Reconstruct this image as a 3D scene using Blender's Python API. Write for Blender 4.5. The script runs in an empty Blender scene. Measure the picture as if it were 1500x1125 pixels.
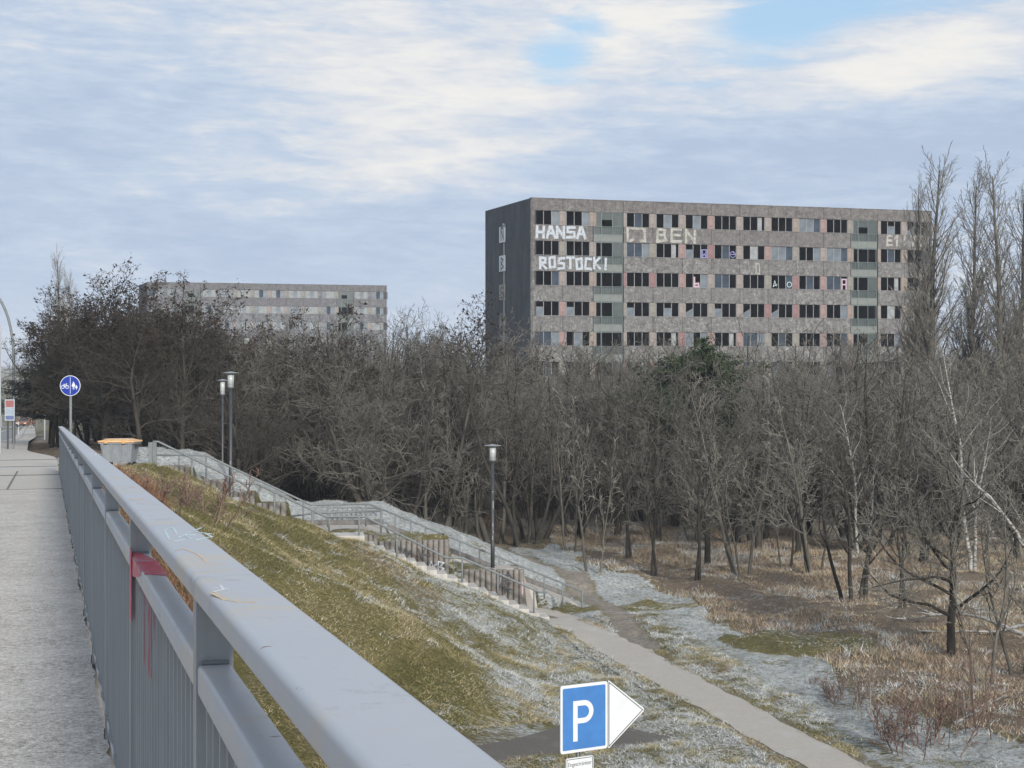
import bpy, math, random
import numpy as np
C = bpy.context.scene
COL = C.collection
F = 2400.0          # focal length in photograph pixels, horizon at row 530
def P(u, v, Y): return ((u-750)/F*Y, Y, (530-v)/F*Y)
rnd = random.Random(7)

# ---------------------------------------------------------------- materials
def srgb(r, g, b):
    f = lambda c: (c/255/12.92) if c/255 <= .04045 else ((c/255+.055)/1.055)**2.4
    return (f(r), f(g), f(b), 1)
class NT:
    def __init__(s, name):
        s.m = bpy.data.materials.new(name); s.m.use_nodes = True
        s.t = s.m.node_tree; s.n = s.t.nodes; s.b = s.n['Principled BSDF']
        s.tc = s.n.new('ShaderNodeTexCoord')
    def link(s, a, b): s.t.links.new(a, b)
    def noise(s, scale, detail=4, rough=.6, vec=None, dist=0):
        n = s.n.new('ShaderNodeTexNoise'); n.inputs['Scale'].default_value = scale
        n.inputs['Detail'].default_value = detail; n.inputs['Roughness'].default_value = rough
        n.inputs['Distortion'].default_value = dist
        s.link(vec or s.tc.outputs['Object'], n.inputs['Vector']); return n.outputs['Fac']
    def map(s, sc=(1,1,1), rot=(0,0,0)):
        n = s.n.new('ShaderNodeMapping'); n.inputs['Scale'].default_value = sc; n.inputs['Rotation'].default_value = rot
        s.link(s.tc.outputs['Object'], n.inputs['Vector']); return n.outputs['Vector']
    def ramp(s, fac, stops):
        n = s.n.new('ShaderNodeValToRGB'); e = n.color_ramp.elements
        while len(e) < len(stops): e.new(.5)
        for i, (p, c) in enumerate(stops):
            e[i].position = p; e[i].color = c if len(c) == 4 else (*c, 1)
        s.link(fac, n.inputs['Fac']); return n.outputs['Color']
    def step(s, fac, a, b):
        n = s.n.new('ShaderNodeMapRange'); n.interpolation_type = 'SMOOTHSTEP'
        n.inputs['From Min'].default_value = a; n.inputs['From Max'].default_value = b
        s.link(fac, n.inputs['Value']); return n.outputs['Result']
    def mix(s, fac, a, b, mode='MIX'):
        n = s.n.new('ShaderNodeMix'); n.data_type = 'RGBA'; n.blend_type = mode
        for sock, v in ((n.inputs[0], fac), (n.inputs[6], a), (n.inputs[7], b)):
            if hasattr(v, 'is_linked'): s.link(v, sock)
            elif isinstance(v, (int, float)): sock.default_value = v
            else: sock.default_value = v if len(v) == 4 else (*v, 1)
        return n.outputs[2]
    def math(s, op, a, b=0.0, clamp=False):
        n = s.n.new('ShaderNodeMath'); n.operation = op; n.use_clamp = clamp
        for i, v in enumerate((a, b)):
            if hasattr(v, 'is_linked'): s.link(v, n.inputs[i])
            else: n.inputs[i].default_value = v
        return n.outputs[0]
    def attr(s, name):
        n = s.n.new('ShaderNodeAttribute'); n.attribute_name = name; return n
    def sep(s, vec):
        n = s.n.new('ShaderNodeSeparateXYZ'); s.link(vec, n.inputs[0]); return n.outputs
    def geo(s): return s.n.new('ShaderNodeNewGeometry')
    def out(s, col=None, rough=None, bump=None, bs=.3, bd=.02, metal=0, spec=None):
        if col is not None:
            if hasattr(col, 'is_linked'): s.link(col, s.b.inputs['Base Color'])
            else: s.b.inputs['Base Color'].default_value = col if len(col) == 4 else (*col, 1)
        if rough is not None:
            if hasattr(rough, 'is_linked'): s.link(rough, s.b.inputs['Roughness'])
            else: s.b.inputs['Roughness'].default_value = rough
        s.b.inputs['Metallic'].default_value = metal
        if spec is not None: s.b.inputs['Specular IOR Level'].default_value = spec
        if bump is not None:
            n = s.n.new('ShaderNodeBump'); n.inputs['Strength'].default_value = bs; n.inputs['Distance'].default_value = bd
            s.link(bump, n.inputs['Height']); s.link(n.outputs['Normal'], s.b.inputs['Normal'])
        return s.m
MATS = {}
def plain(name, col, rough=.6, var=.15, scale=8, metal=0, bump=.1):
    """a paint or stone with slight unevenness of colour and gloss"""
    if name in MATS: return MATS[name]
    t = NT(name); n = t.noise(scale, 6, .65)
    dark = tuple(c*(1-var) for c in col[:3]); lite = tuple(min(1, c*(1+var)) for c in col[:3])
    MATS[name] = t.out(t.ramp(n, [(.3, dark), (.7, lite)]), t.math('MULTIPLY_ADD', n, .2) if False else rough, n, bump, .01, metal)
    return MATS[name]

def m_bark(name, a, b, scale=6, frost=.0):
    t = NT(name); v = t.map((1, 1, .25)); n = t.noise(scale, 5, .7, v)
    oi = t.n.new('ShaderNodeObjectInfo')
    col = t.ramp(n, [(.3, a), (.72, b)])
    k = t.math('MULTIPLY_ADD', oi.outputs['Random'], .7); 
    t.n[-1].inputs[2].default_value = .65
    col = t.mix(1.0, col, t.n[-1].outputs[0], 'MULTIPLY')
    if frost:
        g = t.geo(); z = t.sep(g.outputs['Normal'])[2]
        f = t.math('MULTIPLY', t.step(z, .45, .95), t.step(t.noise(1.2, 2), .5, .68))
        col = t.mix(t.math('MULTIPLY', f, frost), col, (.5, .52, .54))
    return t.out(col, .9, n, .6, .02, spec=.2)
MATS['bark_dark'] = m_bark('bark_dark', (.02, .018, .016), (.065, .06, .051), 5)
MATS['bark_grey'] = m_bark('bark_grey', (.045, .042, .036), (.13, .122, .104), 6, .5)
MATS['twig'] = m_bark('twig', (.078, .073, .062), (.19, .178, .152), 3, .35)
MATS['twig_dark'] = m_bark('twig_dark', (.034, .031, .027), (.082, .075, .064), 3, .1)
MATS['twig_red'] = m_bark('twig_red', (.095, .062, .052), (.17, .115, .095), 3, 0)
MATS['twig_pale'] = m_bark('twig_pale', (.135, .127, .108), (.28, .262, .225), 3, .2)
def m_birch():
    t = NT('birch_bark'); v = t.map((1.5, 1.5, 6)); n = t.noise(2.2, 5, .7, v)
    return t.out(t.ramp(n, [(.4, (.05, .045, .04)), (.5, (.3, .29, .27)), (.8, (.42, .41, .385))]), .7, n, .4, .01)
MATS['birch_bark'] = m_birch()
def m_needle(name, a, b):
    t = NT(name); n = t.noise(.9, 4, .6); return t.out(t.ramp(n, [(.35, a), (.68, b)]), .8, spec=.2)
MATS['needle_dark'] = m_needle('needle_dark', (.008, .013, .014), (.03, .042, .038))
MATS['needle_green'] = m_needle('needle_green', (.018, .03, .016), (.06, .085, .04))
MATS['pods'] = m_needle('pods', (.015, .011, .009), (.05, .036, .026))

def m_ground():
    t = NT('ground_cover')
    a = t.attr('zone'); s3 = t.n.new('ShaderNodeSeparateColor'); t.link(a.outputs['Color'], s3.inputs[0])
    frost, brown, soil = s3.outputs[0], s3.outputs[1], s3.outputs[2]
    n1 = t.noise(.9, 8, .72); n2 = t.noise(7, 6, .75); n3 = t.noise(.22, 4, .6)
    vs = t.map((1.1, 4.5, 2)); n4 = t.noise(4.5, 6, .75, vs, .6)
    grass = t.ramp(n4, [(.25, (.045, .041, .02)), (.42, (.135, .122, .05)), (.58, (.23, .2, .088)), (.75, (.35, .3, .17))])
    green = t.mix(t.step(n3, .45, .62), grass, t.ramp(n4, [(.25, (.05, .05, .022)), (.5, (.125, .118, .045)), (.75, (.25, .225, .11))]))
    brn = t.ramp(n4, [(.25, (.075, .056, .042)), (.5, (.19, .15, .112)), (.75, (.32, .265, .21))])
    base = t.mix(brown, green, brn)
    so = t.ramp(n2, [(.3, (.19, .165, .135)), (.7, (.42, .375, .32))])
    base = t.mix(soil, base, so)
    fz = t.math('MULTIPLY', t.math('ADD', n1, t.math('MULTIPLY', n4, 1.1)), .48)
    thr = t.math('SUBTRACT', .74, t.math('MULTIPLY', frost, .36))
    d = t.math('SUBTRACT', fz, thr)
    fm = t.step(d, -.02, .09)
    fc = t.ramp(n2, [(.34, (.2, .195, .165)), (.46, (.42, .44, .44)), (.62, (.6, .635, .655))])
    col = t.mix(t.math('MULTIPLY', fm, .9), base, fc)
    h = t.math('ADD', t.math('MULTIPLY', n4, 1.0), t.math('MULTIPLY', n2, .5))
    return t.out(col, .95, h, .9, .16, spec=.1)
MATS['ground'] = m_ground()
def m_blade():
    t = NT('grass_blades'); a = t.attr('tint')
    return t.out(a.outputs['Color'], .85, spec=.15)
MATS['blade'] = m_blade()
def m_asphalt(name, a, b, frost=.0, fcol=(.5, .52, .54), sc=60):
    t = NT(name); n = t.noise(sc, 5, .8); n2 = t.noise(.8, 6, .7); n3 = t.noise(4, 5, .7)
    col = t.ramp(n, [(.3, a), (.7, b)])
    col = t.mix(t.step(n2, .35, .75), col, t.mix(.35, col, (.02, .02, .02)))
    col = t.mix(t.math('MULTIPLY', t.step(t.math('ABSOLUTE', t.math('SUBTRACT', n3, .5)), .012, .0), .35), col, (.05, .045, .04))
    col = t.mix(t.math('MULTIPLY', t.step(t.noise(14, 4, .8), .56, .66), .3), col, (.12, .1, .08))
    if frost:
        f = t.math('MULTIPLY', t.step(t.math('ADD', n2, t.math('MULTIPLY', n, .5)), .66, .95), frost)
        col = t.mix(f, col, fcol)
    return t.out(col, .9, n, .8, .006, spec=.3)
MATS['path'] = m_asphalt('path_asphalt', (.31, .28, .24), (.5, .455, .4), .5, (.58, .55, .51))
MATS['asphalt_dark'] = m_asphalt('asphalt_dark', (.055, .052, .05), (.12, .115, .11))
MATS['lane_dirt'] = m_asphalt('lane_dirt', (.07, .062, .052), (.15, .135, .115), .25, (.3, .3, .29), 25)
MATS['road'] = m_asphalt('road_asphalt', (.14, .145, .155), (.24, .245, .255), .35)
def m_pave():
    t = NT('bridge_pavement')
    n = t.noise(34, 3, .85); n2 = t.noise(1.3, 7, .7); n5 = t.noise(12, 6, .85); n4 = t.noise(85, 2, .8)
    v = t.map((.6, 1.4, 1), (0, 0, math.radians(-15.8))); n3 = t.noise(1.6, 6, .7, v)
    mix_ = t.math('ADD', t.math('MULTIPLY', n, .45), t.math('ADD', t.math('MULTIPLY', n5, .25), t.math('MULTIPLY', n4, .3)))
    col = t.ramp(mix_, [(.4, (.14, .125, .11)), (.47, (.36, .33, .295)), (.54, (.54, .505, .46)), (.6, (.78, .745, .7))])
    f = t.step(t.math('ADD', t.math('MULTIPLY', n2, .55), t.math('ADD', t.math('MULTIPLY', n3, .4), t.math('MULTIPLY', n5, .2))), .5, .72)
    col = t.mix(t.math('MULTIPLY', f, .4), col, (.65, .62, .585))
    vd = t.map((1.3, .5, 1), (0, 0, math.radians(-15.8)))
    dk = t.step(t.noise(1.1, 5, .7, vd), .56, .68); col = t.mix(t.math('MULTIPLY', dk, .3), col, (.2, .185, .165))
    r = t.math('MULTIPLY', t.step(t.noise(.35, 3, .5), .58, .7), .3)
    col = t.mix(t.math('MULTIPLY', r, t.step(n5, .45, .6)), col, (.36, .19, .16))
    return t.out(col, .85, t.math('ADD', n, n5), 1.0, .01, spec=.3)
MATS['pave'] = m_pave()
MATS['pave_far'] = m_asphalt('pavement_slabs', (.4, .365, .32), (.54, .5, .445), .4, (.6, .59, .57), 20)
def m_steel():  # railing paint, coloured lighter for the rails whose tops face the sky
    t = NT('painted_steel')
    v = t.map((1, 1, 1)); n = t.noise(3, 6, .7); n2 = t.noise(35, 4, .7)
    col = t.ramp(n, [(.3, (.36, .375, .405)), (.7, (.42, .435, .46))])
    sp = t.step(n2, .69, .74)
    col = t.mix(t.math('MULTIPLY', sp, .4), col, (.17, .165, .15))
    st = t.math('MULTIPLY', t.step(t.noise(1.9, 6, .72), .5, .62), .6)
    col = t.mix(st, col, (.47, .4, .29))
    gr = t.math('MULTIPLY', t.step(t.noise(6, 7, .8), .56, .66), .4)
    col = t.mix(gr, col, (.2, .2, .2))
    ch = t.step(t.noise(11, 3, .6), .7, .72)
    col = t.mix(ch, col, (.17, .1, .06))
    return t.out(col, t.ramp(n, [(.3, (.34,)*3), (.7, (.52,)*3)]), n2, .12, .003)
MATS['steel'] = m_steel()
def m_steel_shaded():  # same railing paint, with the shade of its side faces put into the colour
    t = NT('painted_steel_shaded'); v = t.map((6, 6, .5)); n = t.noise(3, 6, .7, v)
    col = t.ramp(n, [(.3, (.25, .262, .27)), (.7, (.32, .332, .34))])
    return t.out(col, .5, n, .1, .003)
MATS['steel_shaded'] = m_steel_shaded()
MATS['galv'] = plain('galvanised_tube', (.15, .165, .17), .65, .25, 12, .05)
def m_red():
    t = NT('red_spray'); n = t.noise(28, 5, .7); n2 = t.noise(9, 4, .7)
    return t.out(t.mix(t.step(t.math('ADD', t.math('MULTIPLY', n, .5), t.math('MULTIPLY', n2, .5)), .48, .6), (.5, .05, .09), (.38, .26, .29)), .5, n, .1, .002)
MATS['red_paint'] = m_red()
def m_worn(name, a, b, scale, lo=.42, hi=.5, rough=.8):
    t = NT(name); n = t.math('ADD', t.math('MULTIPLY', t.noise(scale, 6, .75), .7), t.math('MULTIPLY', t.noise(scale*4, 3, .8), .3))
    return t.out(t.mix(t.step(n, lo, hi), b, a), rough, n, .3, .01)
MATS['white_paint'] = m_worn('white_roller_paint', (.38, .42, .47), (.2, .19, .17), 2.2, .38, .5)
MATS['cream_paint'] = m_worn('cream_roller_paint', (.34, .34, .31), (.18, .17, .15), 2.2, .42, .54)
MATS['turquoise_paint'] = m_worn('turquoise_spray', (.48, .62, .61), (.38, .42, .45), 26, .44, .54, .5)
MATS['orange_paint'] = m_worn('orange_spray', (.56, .42, .26), (.4, .37, .34), 26, .44, .54, .5)
MATS['black_paint'] = plain('black_paint', (.035, .038, .044), .45, .3, 10)
MATS['lilac_paint'] = plain('lilac_spray', (.2, .2, .4), .8, .1, 3)
MATS['pink_paint'] = plain('pink_spray', (.4, .29, .35), .8, .1, 3)
MATS['sign_white'] = plain('sign_white', (.6, .62, .635), .35, .06, 3)
MATS['sign_blue'] = plain('sign_blue', (.052, .17, .42), .3, .12, 3)
MATS['sign_deep'] = plain('sign_deep_blue', (.012, .035, .27), .3, .08, 5)
MATS['black_line'] = plain('black_line', (.03, .03, .035), .5, .1, 5)
MATS['sign_back'] = plain('grey_metal', (.3, .32, .33), .4, .1, 5, .5)
MATS['concrete'] = plain('concrete', (.3, .28, .255), .9, .3, 5, 0, .4)
MATS['concrete_pale'] = plain('concrete_pale', (.42, .4, .37), .9, .25, 4, 0, .4)
MATS['kerb'] = plain('kerb_stone', (.13, .125, .12), .9, .3, 6, 0, .4)
MATS['bin_grey'] = plain('bin_grey', (.23, .25, .275), .5, .15, 4)
MATS['bin_orange'] = plain('bin_orange', (.62, .36, .16), .5, .2, 5)
MATS['rubber'] = plain('rubber', (.02, .02, .02), .8, .1, 5)
def m_palisade():
    t = NT('palisade_concrete'); n = t.noise(5, 6, .7); n2 = t.noise(1.3, 4, .6)
    col = t.ramp(n, [(.28, (.1, .092, .083)), (.72, (.25, .232, .21))])
    col = t.mix(t.step(n2, .5, .7), col, t.mix(.5, col, (.1, .07, .06)))
    return t.out(col, .9, n, .5, .02)
MATS['palisade'] = m_palisade()
def m_aggregate(name, base, haze=0.0):
    t = NT(name)
    n = t.noise(1.5, 6, .85); n2 = t.noise(.16, 4, .6); n3 = t.noise(4.5, 3, .85)
    o = t.sep(t.tc.outputs['Object'])
    a = tuple(c*.38 for c in base); b = tuple(min(1, c*1.95) for c in base)
    col = t.ramp(t.math('ADD', t.math('MULTIPLY', n, .6), t.math('MULTIPLY', n3, .4)), [(.38, a), (.5, base), (.62, b)])
    col = t.mix(t.math('MULTIPLY', t.step(n2, .42, .62), .35), col, (base[0]*.9, base[1]*.82, base[2]*.9))
    # upper storeys are stained by the roof run-off
    col = t.mix(t.math('MULTIPLY', t.step(o[2], 17, 27), .38), col, (.1, .082, .078))
    vv = t.map((.9, .9, .12)); st = t.step(t.noise(1.6, 4, .7, vv), .52, .72)
    col = t.mix(t.math('MULTIPLY', st, .3), col, (.07, .065, .06))
    # joints between the slabs, one every bay
    fr = t.math('FRACT', t.math('DIVIDE', o[0], 3.57)); d = t.math('ABSOLUTE', t.math('SUBTRACT', fr, .5))
    j = t.math('GREATER_THAN', d, .488)
    col = t.mix(t.math('MULTIPLY', j, .75), col, (.05, .045, .045))
    return t.out(col, .95, n3, .5, .05, spec=.1)
MATS['aggregate'] = m_aggregate('aggregate_slab', (.148, .147, .143))
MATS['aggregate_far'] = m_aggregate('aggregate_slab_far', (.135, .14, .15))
def m_gable():
    t = NT('gable_wall'); v = t.map((.4, .4, .12)); n = t.noise(2, 5, .7, v); n2 = t.noise(.35, 5, .6)
    o = t.sep(t.tc.outputs['Object'])
    col = t.ramp(n, [(.3, (.055, .063, .074)), (.7, (.105, .113, .125))])
    col = t.mix(t.step(n2, .45, .65), col, t.mix(.4, col, (.05, .055, .06)))
    fy = t.math('FRACT', t.math('DIVIDE', o[1], 5.45)); fz = t.math('FRACT', t.math('DIVIDE', o[2], 3.3))
    j = t.math('MAXIMUM', t.math('GREATER_THAN', t.math('ABSOLUTE', t.math('SUBTRACT', fy, .5)), .493),
               t.math('MULTIPLY', t.math('GREATER_THAN', t.math('ABSOLUTE', t.math('SUBTRACT', fz, .5)), .49), .4))
    col = t.mix(t.math('MULTIPLY', j, .6), col, (.03, .03, .035))
    return t.out(col, .9, n, .3, .03, spec=.2)
MATS['gable'] = m_gable()
MATS['room'] = plain('room_dark', (.055, .06, .07), .9, .4, .5)  # the lack of light indoors is put into this near-black wall colour
for nm, c in (('pier_pink', (.235, .16, .15)), ('pier_salmon', (.225, .18, .152)), ('pier_cream', (.19, .18, .16)), ('pier_red', (.2, .115, .115)), ('pier_mix', (.22, .19, .175))):
    MATS[nm] = plain(nm, c, .85, .3, 1.5)
plain('stair_frame', (.13, .16, .16), .6)
MATS['frame'] = plain('frame_pale', (.22, .22, .225), .7, .25, 2)
MATS['glass_dark'] = plain('glass_dark', (.035, .048, .066), .18, .4, .8)
MATS['glass_dark'].node_tree.nodes['Principled BSDF'].inputs['Specular IOR Level'].default_value = .25
MATS['glass_grey'] = plain('glass_grey', (.1, .122, .145), .4, .4, .9)  # bluish grey colour stands in for sky reflected in the panes
MATS['glass_teal'] = plain('wired_glass_teal', (.042, .056, .056), .4, .3, 1.2)
MATS['panel_mint'] = plain('panel_mint', (.15, .165, .155), .8, .15, 2)
MATS['curtain'] = plain('curtain', (.22, .235, .24), .9, .3, 2)
MATS['glass_milk'] = plain('lantern_glass', (.42, .44, .44), .25, .15, 10)
MATS['yellow'] = plain('yellow_sign', (.75, .38, .03), .5, .1, 5)
MATS['car_paint'] = plain('car_paint', (.3, .12, .06), .3, .1, 5, .2)
MATS['car_glass'] = plain('car_glass', (.03, .035, .04), .1, .1, 5)

# ---------------------------------------------------------------- mesh helpers
class MB:
    def __init__(s): s.v = []; s.f = []; s.mi = []
    def quad(s, a, b, c, d, mi=0):
        n = len(s.v); s.v += [a, b, c, d]; s.f.append((n, n+1, n+2, n+3)); s.mi.append(mi)
    def hexa(s, p, mi=0):           # p: 8 corners, bottom 0-3 ccw, top 4-7
        n = len(s.v); s.v += list(p)
        for q in ((0,3,2,1), (4,5,6,7), (0,1,5,4), (1,2,6,5), (2,3,7,6), (3,0,4,7)):
            s.f.append(tuple(n+i for i in q)); s.mi.append(mi)
    def box(s, x0, x1, y0, y1, z0, z1, mi=0):
        s.hexa([(x0,y0,z0),(x1,y0,z0),(x1,y1,z0),(x0,y1,z0),(x0,y0,z1),(x1,y0,z1),(x1,y1,z1),(x0,y1,z1)], mi)
    def prism(s, pts, depth, fn, mi=0):   # pts 2-D outline; fn(x, y, d) -> world
        n = len(s.v); k = len(pts)
        s.v += [fn(x, y, 0) for x, y in pts] + [fn(x, y, depth) for x, y in pts]
        s.f.append(tuple(range(n, n+k))); s.f.append(tuple(range(n+2*k-1, n+k-1, -1))); s.mi += [mi, mi]
        for i in range(k):
            j = (i+1) % k; s.f.append((n+i, n+k+i, n+k+j, n+j)); s.mi.append(mi)
    def tube(s, pts, r, sides=8, mi=0, cap=True):
        pts = [np.array(p, float) for p in pts]; rs = r if hasattr(r, '__len__') else [r]*len(pts)
        base = len(s.v)
        for i, p in enumerate(pts):
            d = (pts[min(i+1, len(pts)-1)]-pts[max(i-1, 0)]); d /= max(1e-9, np.linalg.norm(d))
            a = np.cross(d, (0, 0, 1) if abs(d[2]) < .95 else (1, 0, 0)); a /= np.linalg.norm(a); b = np.cross(d, a)
            for k in range(sides):
                t = 2*math.pi*k/sides; s.v.append(tuple(p+rs[i]*(math.cos(t)*a+math.sin(t)*b)))
        for i in range(len(pts)-1):
            for k in range(sides):
                q = (k+1) % sides; A = base+i*sides
                s.f.append((A+k, A+q, A+sides+q, A+sides+k)); s.mi.append(mi)
        if cap:
            s.f.append(tuple(base+k for k in range(sides))[::-1]); s.mi.append(mi)
            e = base+(len(pts)-1)*sides; s.f.append(tuple(e+k for k in range(sides))); s.mi.append(mi)
    def lathe(s, prof, cx=0, cy=0, sides=16, mi=0):
        s.tube([(cx, cy, z) for r, z in prof], [r for r, z in prof], sides, mi)
    def strokes(s, lines, w, fn, th=.012, mi=0, k0=0):
        """polylines drawn as flat bars; fn(x, y, d) -> world; every bar lies 1 mm further out"""
        k = k0
        for ln in lines:
            for (x0, y0), (x1, y1) in zip(ln, ln[1:]):
                L = math.hypot(x1-x0, y1-y0) or 1e-6; tx, ty = (x1-x0)/L*w/2, (y1-y0)/L*w/2
                q = [(x0-tx+ty, y0-ty-tx), (x1+tx+ty, y1+ty-tx), (x1+tx-ty, y1+ty+tx), (x0-tx-ty, y0-ty+tx)]
                s.prism(q, th+.0007*(k % 40), fn, mi); k += 1
    def build(s, name, mats, parent=None, smooth=False):
        me = bpy.data.meshes.new(name); me.from_pydata([tuple(map(float, v)) for v in s.v], [], s.f)
        ms = mats if isinstance(mats, (list, tuple)) else [mats]
        for m in ms: me.materials.append(MATS[m] if isinstance(m, str) else m)
        if len(ms) > 1: me.polygons.foreach_set('material_index', s.mi)
        if smooth: me.polygons.foreach_set('use_smooth', [True]*len(me.polygons))
        me.update(); o = bpy.data.objects.new(name, me); COL.objects.link(o)
        if parent: o.parent = parent
        return o
def npmesh(name, V, Fc, mats, parent=None, tint=None, mi=None, smooth=False):
    me = bpy.data.meshes.new(name); k = Fc.shape[1]
    me.vertices.add(len(V)); me.vertices.foreach_set('co', V.astype(np.float32).ravel())
    me.loops.add(Fc.size); me.loops.foreach_set('vertex_index', Fc.astype(np.int32).ravel())
    me.polygons.add(len(Fc)); me.polygons.foreach_set('loop_start', np.arange(0, Fc.size, k, dtype=np.int32))
    for m in mats: me.materials.append(MATS[m])
    if mi is not None: me.polygons.foreach_set('material_index', mi.astype(np.int32))
    if smooth: me.polygons.foreach_set('use_smooth', np.ones(len(Fc), bool))
    me.update(calc_edges=True)
    if tint is not None:
        a = me.color_attributes.new(tint[0], 'FLOAT_COLOR', 'POINT')
        a.data.foreach_set('color', tint[1].astype(np.float32).ravel())
    o = bpy.data.objects.new(name, me); COL.objects.link(o)
    if parent: o.parent = parent
    return o
def empty(name, loc=(0,0,0), rz=0):
    o = bpy.data.objects.new(name, None); COL.objects.link(o); o.location = loc; o.rotation_euler = (0, 0, rz)
    o.empty_display_size = .2; return o
def tag(o, label=None, cat=None, group=None, kind=None):
    if label: o['label'] = label
    if cat: o['category'] = cat
    if group: o['group'] = group
    if kind: o['kind'] = kind
    return o
def copy_tree(o, parent=None):
    c = o.copy(); COL.objects.link(c)
    if parent: c.parent = parent
    for ch in list(o.children): copy_tree(ch, c)
    return c

# ---------------------------------------------------------------- terrain
CT, ST = math.cos(math.radians(15.8)), math.sin(math.radians(15.8))
def Rx(Y):
    Y = np.asarray(Y, float); return np.where(Y < 60, .303-.2825*Y, .303-.2825*60-.2925*(Y-60))
def zd(Y):
    Y = np.asarray(Y, float); return np.maximum(-1.6-.033*Y, -11.1)
def ss(x, a, b): t = np.clip((x-a)/(b-a), 0, 1); return t*t*(3-2*t)
def G(X, Y): return -9.1-2.2*ss(Y, 120, 280)
SO = np.array([-11.0, 56.0]); SE = np.array([.9914, .1304]); SV = np.array([-.1304, .9914])
def uv(X, Y): dx, dy = X-SO[0], Y-SO[1]; return dx*SE[0]+dy*SE[1], dx*SV[0]+dy*SV[1]
def W(u, v, z=0): p = SO+SE*u+SV*v; return (float(p[0]), float(p[1]), z)
def stair_z(u): return np.interp(u, [-3, -.1, 3.95, 5.9, 9, 11.7, 12.6], [-2.8, -4.0, -5.95, -6.25, -7.55, -8.75, -9.12])
GROUPS = [(-1.2, -.1, -3.6), (.2, 1.05, -4.12), (1.4, 2.15, -4.56), (2.2, 3.25, -4.95), (3.4, 3.95, -5.67), (5.95, 6.45, -6.1), (6.5, 9.0, -6.33), (9.5, 11.7, -7.42)]
def vnoise(X, Y, s, seed=0):
    r = np.random.RandomState(seed); T = r.rand(256, 256)
    x, y = np.asarray(X)/s, np.asarray(Y)/s; xi, yi = np.floor(x).astype(int), np.floor(y).astype(int); fx, fy = x-xi, y-yi
    fx, fy = fx*fx*(3-2*fx), fy*fy*(3-2*fy); g = lambda a, b: T[a % 256, b % 256]
    return (g(xi, yi)*(1-fx)+g(xi+1, yi)*fx)*(1-fy)+(g(xi, yi+1)*(1-fx)+g(xi+1, yi+1)*fx)*fy-.5
def H(X, Y, rough=True):
    X = np.asarray(X, float); Y = np.asarray(Y, float)
    d = (X-Rx(Y))*CT; flat = 3.4-1.9*ss(-Y, -54, -46); s = .43+.09*ss(-Y, -55, -46)
    dd = np.maximum(0, d-flat)+np.maximum(0, -24-d); e = 1.5*np.maximum(0, 45-Y)
    hill = zd(Y)-.06-s*np.hypot(dd, e)-.30*((d < .1) & (d > -22))
    g = G(X, Y); h = np.maximum(hill, g); k = .35
    h = np.where(np.abs(hill-g) < k, np.maximum(hill, g)+(k-np.abs(hill-g))**2/(4*k), h)
    u, v = uv(X, Y)
    w = np.full_like(h, -99.)
    t_front = np.interp(u, [-3, -.05, .0, 1.1, 1.15, 2.2, 2.25, 3.3, 3.35, 4.0, 4.05, 6.4, 6.45, 9.05, 9.15, 11.72, 11.8, 13, 20],
                        [-3.7, -3.7, -4.2, -4.2, -4.65, -4.65, -5.05, -5.05, -5.75, -5.75, -6.3, -6.25, -6.42, -6.42, -7.5, -7.5, -9.1, -9.1, -9.4])
    back = np.interp(u, [-3, 0, 3.6, 7.0, 14.2, 20], [-4.1, -4.35, -6.33, -6.33, -9.12, -9.6])
    mound = back+.62*ss(v, 6.2, 8.5)
    w = np.where((v > 1.36) & (v < 3.0), np.maximum(t_front, np.where(u > 9, -99, -99)), w)
    w = np.where((v >= 3.0) & (v < 5.4), back-.03, w)
    w = np.where(v >= 5.4, mound-np.maximum(0, v-9.5)*.45, w)
    w = np.where((u > -3) & (v > 1.36), w, -99)
    walk = (v > 1.36) & (v < 9.5) & (u > 0) & (u < 15)
    h = np.where(walk, np.maximum(w, g), np.maximum(h, w))
    h = np.where((v > -.15) & (v <= 1.36) & (u > -2) & (u < 12.4), np.minimum(h, np.maximum(stair_z(u), -9.1)-.2), h)
    h = np.where((v <= -.15) & (v > -3) & (u > -2) & (u < 12.4), np.minimum(h, np.maximum(stair_z(u), -9.1)+.02+.05*(v+.15)), h)
    if rough:
        on_path = (v > 3) & (v < 5.4) & (u > 0) & (u < 15)
        a = np.where(on_path | ((v > -.2) & (v < 1.2) & (u > -2) & (u < 12.5)) | ((d < .3) & (d > -23)) | (pathdist(X, Y) < 1.3), 0, 1.)
        a = a*(1-lane_mask(X, Y))
        h = h+a*(vnoise(X, Y, 1.3, 1)*.26+vnoise(X, Y, .5, 2)*.17+vnoise(X, Y, 5, 3)*.3*ss(Y, 0, 40))
    return h
def lane_mask(X, Y):
    up = np.interp(X, [-6, -3.2, -.8, .9, 2.2, 3.2, 3.95, 4.2], [38, 38.3, 39.6, 41.0, 41.1, 40.4, 39.5, 39]); lo = np.interp(X, [-3, -.4, 1.2, 2.6, 3.95], [30, 37.2, 38.1, 38.7, 39.4])
    return ss(up+.5-Y, 0, .4)*ss(Y-lo+.5, 0, .4)*ss(4.4-X, 0, .4)*ss(X+6, 0, 1)
PATH = [(-.2, 60.4, 1.0), (.9, 58.8, 1.15), (1.9, 56.6, 1.0), (2.9, 53.6, .82), (3.76, 50.7, .8), (4.7, 46.8, .78), (5.85, 42.3, .74), (7.24, 36.9, .7), (8.8, 31, .7), (11, 24, .7)]
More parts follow.
